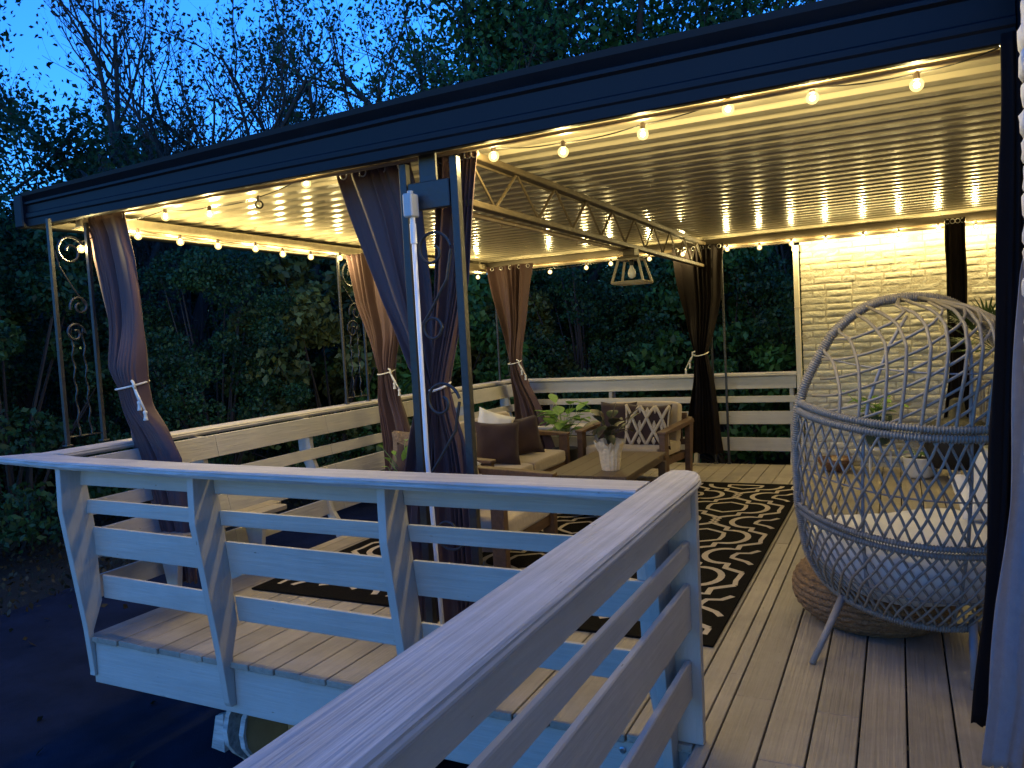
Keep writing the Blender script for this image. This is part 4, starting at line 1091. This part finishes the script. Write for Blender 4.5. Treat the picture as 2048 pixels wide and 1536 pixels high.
# ============================================================ THINGS BY THE FAR BRICK WALL
st = thing('planter_on_stand', 'green dotted planter with leafy plant on a white stand by the brick wall', 'plant', (-.22, 8.95, 0))
b = MB(); b.lathe([(.10, .25), (.125, .27), (.15, .42), (.155, .55), (.14, .55), (.135, .5)], (-.22, 8.95, .05), 24); setp(b.build('pot', M_green, smooth=True), st)
b = MB(); b.lathe([(.17, .255), (.17, .28)], (-.22, 8.95, 0), 20)
for a in (0, 2.1, 4.2): b.tube([(-.22+.13*math.cos(a), 8.95+.13*math.sin(a), .003), (-.22+.13*math.cos(a), 8.95+.13*math.sin(a), .255)], .012, 6)
setp(b.build('stand', M_whitep), st)
plant(st, (-.22, 8.95, .55), .24, 16, .10, .14, M_leaf, 31, .24)
b = MB(); b.lathe([(.10, .003), (.13, .03), (.15, .20), (.155, .21), (.14, .21), (.13, .17)], (.17, 8.7, 0), 28); wp = thing('white_planter', 'plain white round planter on the deck by the far wall', 'planter', (.17, 8.7, 0)); setp(b.build('pot', M_whitep, smooth=True), wp)
b = MB(); b.lathe([(.132, 0), (.132, .004)], (.17, 8.7, .19), 20); setp(b.build('soil', M_soil), wp); plant(wp, (.17, 8.7, .19), .10, 6, .05, .08, M_leaf, 33, .1)
bw = thing('brown_bowl', 'wide shallow brown glazed bowl on the deck under the brick wall', 'bowl', (-.62, 8.95, 0))
b = MB(); b.lathe([(.10, .003), (.13, .02), (.18, .10), (.19, .14), (.18, .14), (.16, .10), (.02, .05)], (-.62, 8.95, 0), 28); setp(b.build('bowl_body', M_bowl, smooth=True), bw)
gr = thing('covered_grill', 'round black covered kettle grill standing in front of the brick wall', 'grill', (.50, 8.62, 0))
b = MB(); b.lathe([(.26, .14), (.30, .30), (.315, .42), (.30, .52), (.20, .58), (.08, .61), (.06, .78), (.03, .80)], (.50, 8.62, 0), 28); setp(b.build('cover', M_blk, smooth=True), gr)
for a in (.5, 2.6, 4.7):
    b = MB(); b.tube([(.50+.24*math.cos(a), 8.62+.24*math.sin(a), .003), (.50+.18*math.cos(a), 8.62+.18*math.sin(a), .16)], .012, 6); setp(b.build('leg', M_steel), gr)
pl = thing('potted_palm', 'tall fan palm with spiky fronds in a grey pot behind the egg chair', 'palm', (.88, 8.1, 0))
b = MB(); b.lathe([(.15, .003), (.19, .06), (.22, .40), (.20, .40), (.19, .36)], (.88, 8.1, 0), 24); setp(b.build('pot', M_grey, smooth=True), pl)
b = MB(); b.tube([(.88, 8.1, .35), (.84, 8.08, .8), (.80, 8.1, 1.25)], [.04, .035, .03], 8); setp(b.build('trunk', M_bark, smooth=True), pl)
b = MB(); bs_ = MB(); rnd = random.Random(77)
for i in range(17):
    a = 2*PI*i/17+rnd.uniform(-.3, .3); el = rnd.uniform(-.1, 1.3)
    d = Vector((math.cos(a)*math.cos(el), math.sin(a)*math.cos(el), math.sin(el))); L = rnd.uniform(.28, .42)
    p0 = Vector((.80, 8.1, 1.25)); p1 = p0+d*L+Vector((0, 0, -.03)); bs_.tube([p0, (p0+p1)/2+Vector((0, 0, .03)), p1], .005, 5)
    s_ = d.cross(Vector((0, 0, 1))).normalized(); u_ = s_.cross(d)
    for k in range(15):
        g_ = -1.25+2.5*k/14; dd = (d*math.cos(g_)+s_*math.sin(g_)+u_*.1).normalized()
        leaf_blade(b, p1, dd, .30*rnd.uniform(.8, 1.1), .020, .15, 4)
setp(b.build('fronds', M_palm, fixn=False), pl); setp(bs_.build('frond_stems', M_palm), pl)
rk = thing('rattan_shelf', 'rattan plant shelf with steel rails beside the palm', 'shelf', (.95, 8.75, 0))
b = MB()
for x in (.72, 1.2):
    for y in (8.6, 8.9): b.tube([(x, y, .003), (x, y, .95)], .014, 7)
for z in (.25, .6, .93):
    for y in (8.6, 8.9): b.tube([(.72, y, z), (1.2, y, z)], .010, 6)
    for k in range(9): b.tube([(.74+k*.055, 8.6, z), (.74+k*.055, 8.9, z)], .007, 5)
for k in range(5): b.tube([(.72+k*.1, 8.9, .25), (.80+k*.1, 8.9, .93)], .006, 5); b.tube([(.80+k*.1, 8.9, .25), (.72+k*.1, 8.9, .93)], .006, 5)
setp(b.build('rattan_frame', M_wick), rk)

# ============================================================ UNDER / BESIDE THE DECK
cb_ = thing('scroll_bench', 'small bench with scalloped painted side boards tucked under the deck front', 'bench', (-3.1, 3.3, -.82))
FR = [(3.06, -.30), (3.00, -.37), (2.975, -.45), (2.985, -.53), (3.03, -.60), (3.10, -.67), (3.16, -.75), (3.18, -.815)]
BK = [(y_+.34, z_) for y_, z_ in FR][::-1]
for x0, m_ in ((-3.335, M_oldw), (-3.215, M_tan)):
    b = MB(); b.prism(FR+BK, 'x', x0-.012, x0+.012); setp(b.build('side_board', m_, bevel=.003), cb_)
    b = MB()
    P_ = [(x0-.016, y_-.006, z_) for y_, z_ in FR]+[(x0+.016, y_-.006, z_) for y_, z_ in FR]; P_ += [(x, y_+.018, z_) for x, y_, z_ in P_]
    k = len(FR)
    for q in range(k-1):
        b.hexa([P_[q+1], P_[k+q+1], P_[3*k+q+1], P_[2*k+q+1], P_[q], P_[k+q], P_[3*k+q], P_[2*k+q]])
    setp(b.build('edge_trim', M_oldw), cb_)
b = MB(); P8 = [(-3.46, 2.98, -.57), (-3.36, 2.98, -.58), (-3.36, 3.02, -.58), (-3.46, 3.02, -.57), (-3.41, 2.98, -.38), (-3.35, 2.98, -.36), (-3.35, 3.02, -.36), (-3.41, 3.02, -.38)]
b.hexa(P8); setp(b.build('front_bracket', M_oldw, bevel=.003), cb_)
b = MB(); b.box((-3.20, 3.30, -.80), (-2.4, 3.34, -.42), .005); setp(b.build('panel', M_tan), cb_)
rock = MB(); rock.lathe([(.02, .16), (.22, .14), (.36, .06), (.40, -.05)], (-7.1, 6.6, -.80), 14, sx=1.5)
rnd = random.Random(3); rock.v = [(x+rnd.uniform(-.05, .05), y+rnd.uniform(-.05, .05), z+rnd.uniform(-.03, .03)) for x, y, z in rock.v]
tag(rock.build('rock', M_rock, smooth=True), 'low pale rock lying at the driveway edge beyond the left railing', 'rock')

# ============================================================ TREES
def leaf_mat(name, c1, c2, tr_=.25):
    return mat(name, c1, .55, col2=c2, scale=(.9, .9, .9), detail=3, trans=tr_, island=.45, spec=.3)
ML = [leaf_mat('maple leaves', (.046, .14, .034), (.014, .05, .013)), leaf_mat('dark leaves', (.024, .078, .026), (.009, .032, .011)),
      leaf_mat('yellow green leaves', (.115, .14, .036), (.034, .06, .016)), leaf_mat('brown autumn leaves', (.055, .045, .022), (.03, .03, .018))]
def leaves_mesh(name, C, size, rs, m, elong=1.7):
    """C: (N,3) leaf centres -> one mesh of small kite leaves with a fold"""
    N = len(C); rng = np.random.default_rng(rs)
    d = rng.normal(size=(N, 3)); d[:, 2] -= .5; d /= np.linalg.norm(d, axis=1)[:, None]
    s = np.cross(d, rng.normal(size=(N, 3))); s /= np.linalg.norm(s, axis=1)[:, None]
    nn = np.cross(d, s); L = size*rng.uniform(.6, 1.25, (N, 1)); w = L/elong
    p0 = C-d*L*.5; p2 = C+d*L*.5; p1 = C-d*L*.08+s*w*.5+nn*w*.12; p3 = C-d*L*.08-s*w*.5+nn*w*.12
    V = np.stack([p0, p1, p2, p3], 1).reshape(-1, 3).astype(np.float32)
    me = bpy.data.meshes.new(name); me.vertices.add(4*N); me.vertices.foreach_set('co', V.ravel())
    me.loops.add(4*N); me.loops.foreach_set('vertex_index', np.arange(4*N, dtype=np.int32))
    me.polygons.add(N); me.polygons.foreach_set('loop_start', np.arange(0, 4*N, 4, dtype=np.int32))
    me.materials.append(m); me.update(calc_edges=True); me.validate()
    return me
def tree_data(seed, H, spread, nleaf, lsize, lm, trunk_r=.14, first=.25, twig=1.0, up=.5, depth=4, clump=.22, bare=.0, multi=1):
    rnd = random.Random(seed); rng = np.random.default_rng(seed); b = MB(); tips = []
    def grow(p, d, L, r, lev):
        n_ = 4; path = [p]; rr = [r]; q = p.copy(); dd = d.copy()
        for i in range(n_):
            dd = (dd+Vector((rnd.gauss(0, .13), rnd.gauss(0, .13), rnd.gauss(0, .08)+.06*up))).normalized()
            q = q+dd*L/n_; path.append(q.copy()); rr.append(r*(1-.45*(i+1)/n_))
            if lev >= 2: tips.append((q.copy(), lev))
        b.tube(path, rr, 7 if lev == 0 else 5 if lev < 3 else 3, cap=False)
        if lev >= depth: return
        nb = [8, 5, 4, 3][min(lev, 3)]
        for k in range(nb):
            f = rnd.uniform(first if lev == 0 else .25, 1); i = min(n_-1, int(f*n_)); pp = path[i].lerp(path[i+1], f*n_-i)
            a = rnd.uniform(0, 2*PI); tilt = rnd.uniform(.45, 1.1) if lev else rnd.uniform(.5, 1.15)
            base = (path[i+1]-path[i]).normalized(); o1 = base.orthogonal().normalized(); o2 = base.cross(o1)
            nd = (base*math.cos(tilt)+(o1*math.cos(a)+o2*math.sin(a))*math.sin(tilt)*spread+Vector((0, 0, .25*up))).normalized()
            grow(pp, nd, L*rnd.uniform(.42, .66)*(1 if lev else 1.0), rr[i]*rnd.uniform(.4, .6), lev+1)
    for m_ in range(multi):
        d0 = Vector((rnd.gauss(0, .05+.18*(multi > 1)), rnd.gauss(0, .05+.18*(multi > 1)), 1)).normalized()
        grow(Vector((rnd.uniform(-.2, .2)*(multi > 1), rnd.uniform(-.2, .2)*(multi > 1), 0)), d0, H*(.72 if multi == 1 else rnd.uniform(.6, .75)), trunk_r/(1 if multi == 1 else 1.5), 0)
    T = np.array([tuple(t[0]) for t in tips]); keep = rng.random(len(T)) > bare; T = T[keep]
    idx = rng.integers(0, len(T), nleaf); C = T[idx]+rng.normal(size=(nleaf, 3))*clump*rng.uniform(.3, 1, (nleaf, 1))
    C = C[C[:, 2] > .2]
    lmsh = leaves_mesh('crown', C, lsize, seed, lm)
    me = bpy.data.meshes.new('trunk'); me.from_pydata(b.v, [], b.f); me.materials.append(M_bark)
    me.polygons.foreach_set('use_smooth', [True]*len(me.polygons)); me.update()
    return me, lmsh
def place_tree(data, x, y, rz, s, name, label, cat, grp, z=-.9):
    t = thing(name, label, cat, (x, y, z), rz, grp); t.scale = (s, s, s)
    for nm, me in (('trunk', data[0]), ('crown', data[1])):
        o = bpy.data.objects.new(nm, me); S.collection.objects.link(o); o.parent = t
    return t
def bush_data(seed, H, R, nleaf, lsize, lm, ncl=60):
    rng = np.random.default_rng(seed); rnd = random.Random(seed)
    C = []; b = MB(); cl = []
    for k in range(ncl):
        a = rng.uniform(0, 2*PI); r = R*math.sqrt(rng.uniform(0.1, 1)); z = rng.uniform(.12, 1)*H
        r *= (1-.55*(z/H)**2.2)
        p = Vector((r*math.cos(a), r*math.sin(a), z)); cl.append((p, rng.uniform(.22, .5)))
        if k % 3 == 0:
            b.tube([(rng.uniform(-.15, .15), rng.uniform(-.15, .15), 0), (p.x*.4, p.y*.4, z*.5), tuple(p)], [.035, .02, .006], 4, cap=False)
    per = nleaf//ncl
    for (p, s) in cl:
        q = rng.normal(size=(per, 3)); q /= np.linalg.norm(q, axis=1)[:, None]; q *= s*rng.uniform(.4, 1, (per, 1))**.6
        q[:, 2] *= .75; C.append(q+np.array(p))
    C = np.concatenate(C)
    me = bpy.data.meshes.new('trunk'); me.from_pydata(b.v, [], b.f); me.materials.append(M_bark); me.update()
    return me, leaves_mesh('crown', C, lsize, seed, lm)
# ---- tall trees against the sky
T_bare = tree_data(21, 9.0, .75, 5600, .10, ML[3], .24, .12, up=1.3, depth=4, clump=.11, multi=3)
T_bare2 = tree_data(33, 9.0, .8, 8000, .10, ML[1], .24, .2, up=1.0, depth=4, clump=.12, multi=2)
T_open = tree_data(45, 9.5, .95, 9000, .115, ML[0], .26, .25, up=.6, depth=4, clump=.2)
T_full = tree_data(57, 9.0, 1.05, 24000, .13, ML[0], .26, .25, up=.4, depth=4, clump=.38)
T_dark = tree_data(69, 9.5, 1.25, 60000, .10, ML[1], .26, .1, up=.0, depth=4, clump=.32)
G1 = 'tall trees behind the patio'
place_tree(T_dark, -12.9, 8.0, .4, 1.0, 'dark_tree', 'dense dark tree at the far left edge of the view, reaching over the roof corner', 'tree', G1)
place_tree(T_bare, -13.2, 10.6, 1.0, 1.05, 'bare_tree', 'nearly bare many stemmed tree fanning up behind the left end of the roof', 'tree', G1)
place_tree(T_bare2, -10.9, 13.2, 2.2, 1.12, 'sparse_tree', 'slim tree with scattered hanging leaves, right of the bare fanning tree', 'tree', G1)
place_tree(T_open, -9.0, 15.0, .3, 1.15, 'open_tree', 'open crowned tree with sky showing through, above the middle of the roof', 'tree', G1)
place_tree(T_full, -6.4, 16.2, 1.9, 1.18, 'maple_tree', 'full green maple crown rising over the centre of the black fascia', 'tree', G1)
place_tree(T_full, -4.2, 18.0, 4.1, 1.12, 'maple_tree', 'leafy maple with dark trunk right of the fullest green crown', 'tree', G1)
place_tree(T_bare2, -2.0, 17.5, 5.0, 1.25, 'sparse_tree', 'twiggy tree rising where the fascia leaves the top of the view', 'tree', G1)
place_tree(T_bare, -18.5, 14.5, 2.4, 1.0, 'bare_tree', 'bare tree standing further back between the dark tree and the fanning one', 'tree', G1)
place_tree(T_open, -13.0, 19.5, 3.4, 1.05, 'open_tree', 'distant open tree low between the fanning and the slim tree', 'tree', G1)
place_tree(T_full, -1.0, 21.5, 3.0, 1.05, 'maple_tree', 'distant maple at the right, behind the house roof line', 'tree', G1)
# ---- understorey bushes forming the dark wall of leaves
B_1 = bush_data(101, 4.1, 1.9, 13000, .15, ML[0], 80); B_2 = bush_data(102, 3.8, 1.8, 20000, .09, ML[1], 50); B_3 = bush_data(103, 3.9, 1.8, 13000, .14, ML[2], 70); B_4 = bush_data(104, 4.4, 2.0, 30000, .07, ML[1], 90)
G2 = 'tall shrubs beyond the railings'
BL = [(-11.4, 4.2, B_4, 'dark shrub left of the front corner post'), (-10.4, 6.1, B_2, 'green shrub seen through the front corner post'), (-9.0, 8.3, B_4, 'fine leaved shrub right of the first curtain'),
      (-8.4, 10.2, B_3, 'pale yellowish shrub seen under the left string of bulbs'), (-7.6, 12.0, B_1, 'green shrub left of the curtain on the left railing'), (-6.6, 13.3, B_3, 'yellow green shrub just left of the middle iron post'),
      (-5.2, 13.6, B_4, 'dark shrub seen between the middle post and the far corner'), (-3.9, 14.0, B_2, 'dark green shrub right of the far left corner curtain'), (-2.6, 13.4, B_1, 'green shrub under the cage lantern'),
      (-1.4, 14.2, B_4, 'dark shrub behind the almost black curtain'), (-.1, 13.8, B_1, 'green shrub left of the cream downspout'), (-12.6, 5.6, B_4, 'dark shrub at the far left edge behind the driveway'),
      (-12.0, 8.2, B_4, 'second row shrub behind the corner post'), (-10.6, 11.2, B_2, 'second row shrub behind the pale one'), (-9.2, 13.8, B_4, 'second row shrub behind the left curtain'), (-7.0, 15.6, B_1, 'second row shrub deep behind the middle post'),
      (-4.8, 16.4, B_2, 'second row shrub deep behind the far corner'), (-2.4, 16.2, B_4, 'second row shrub deep behind the lantern'), (-.4, 16.4, B_2, 'second row shrub deep behind the far post'), (1.0, 15.0, B_1, 'shrub hidden partly behind the brick house'), (-13.8, 3.2, B_2, 'lowest dark shrub at the left edge of the driveway')]
for i, (x, y, d, lb) in enumerate(BL):
    place_tree(d, x, y, i*1.7, 1.0+.12*math.sin(i*2.3), 'tall_shrub', lb, 'shrub', G2)
rng = np.random.default_rng(88); Nn = 60000
an = rng.uniform(math.radians(75), math.radians(178), Nn); rad = 22+rng.uniform(0, 5, Nn)+2*np.sin(an*7)
hh = 6.0+1.3*np.sin(an*11)+.8*np.sin(an*23+1); zz = -.9+hh*rng.uniform(0, 1, Nn)**.8
C = np.stack([rad*np.cos(an), rad*np.sin(an), zz], 1); me = leaves_mesh('far_wood', C, .42, 19, ML[1])
o = bpy.data.objects.new('far_wood', me); S.collection.objects.link(o); tag(o, 'dark mass of distant woodland foliage behind the shrubs', 'wood', kind='stuff')
# leaf litter on the ground by the driveway
rng = np.random.default_rng(5); Nn = 9000
X_ = rng.uniform(-14, -7.6, Nn); Y_ = rng.uniform(1, 12, Nn)
C = np.stack([X_, Y_, np.full(Nn, -.77)+rng.uniform(0, .05, Nn)], 1); me = leaves_mesh('leaf_litter', C, .07, 9, ML[3])
o = bpy.data.objects.new('leaf_litter', me); S.collection.objects.link(o); tag(o, 'fallen leaves and ground cover beside the driveway', 'ground cover', kind='stuff')
rng = np.random.default_rng(6); Nn = 70
C = np.stack([rng.uniform(-8, -3, Nn), rng.uniform(.5, 5, Nn), np.full(Nn, -.80)], 1); me = leaves_mesh('fallen_leaves', C, .08, 29, ML[3])
o = bpy.data.objects.new('fallen_leaves', me); S.collection.objects.link(o); tag(o, 'few brown leaves scattered on the dark driveway', 'leaves', kind='stuff')
print('faces', sum(len(o.data.polygons) for o in S.objects if o.type == 'MESH'))
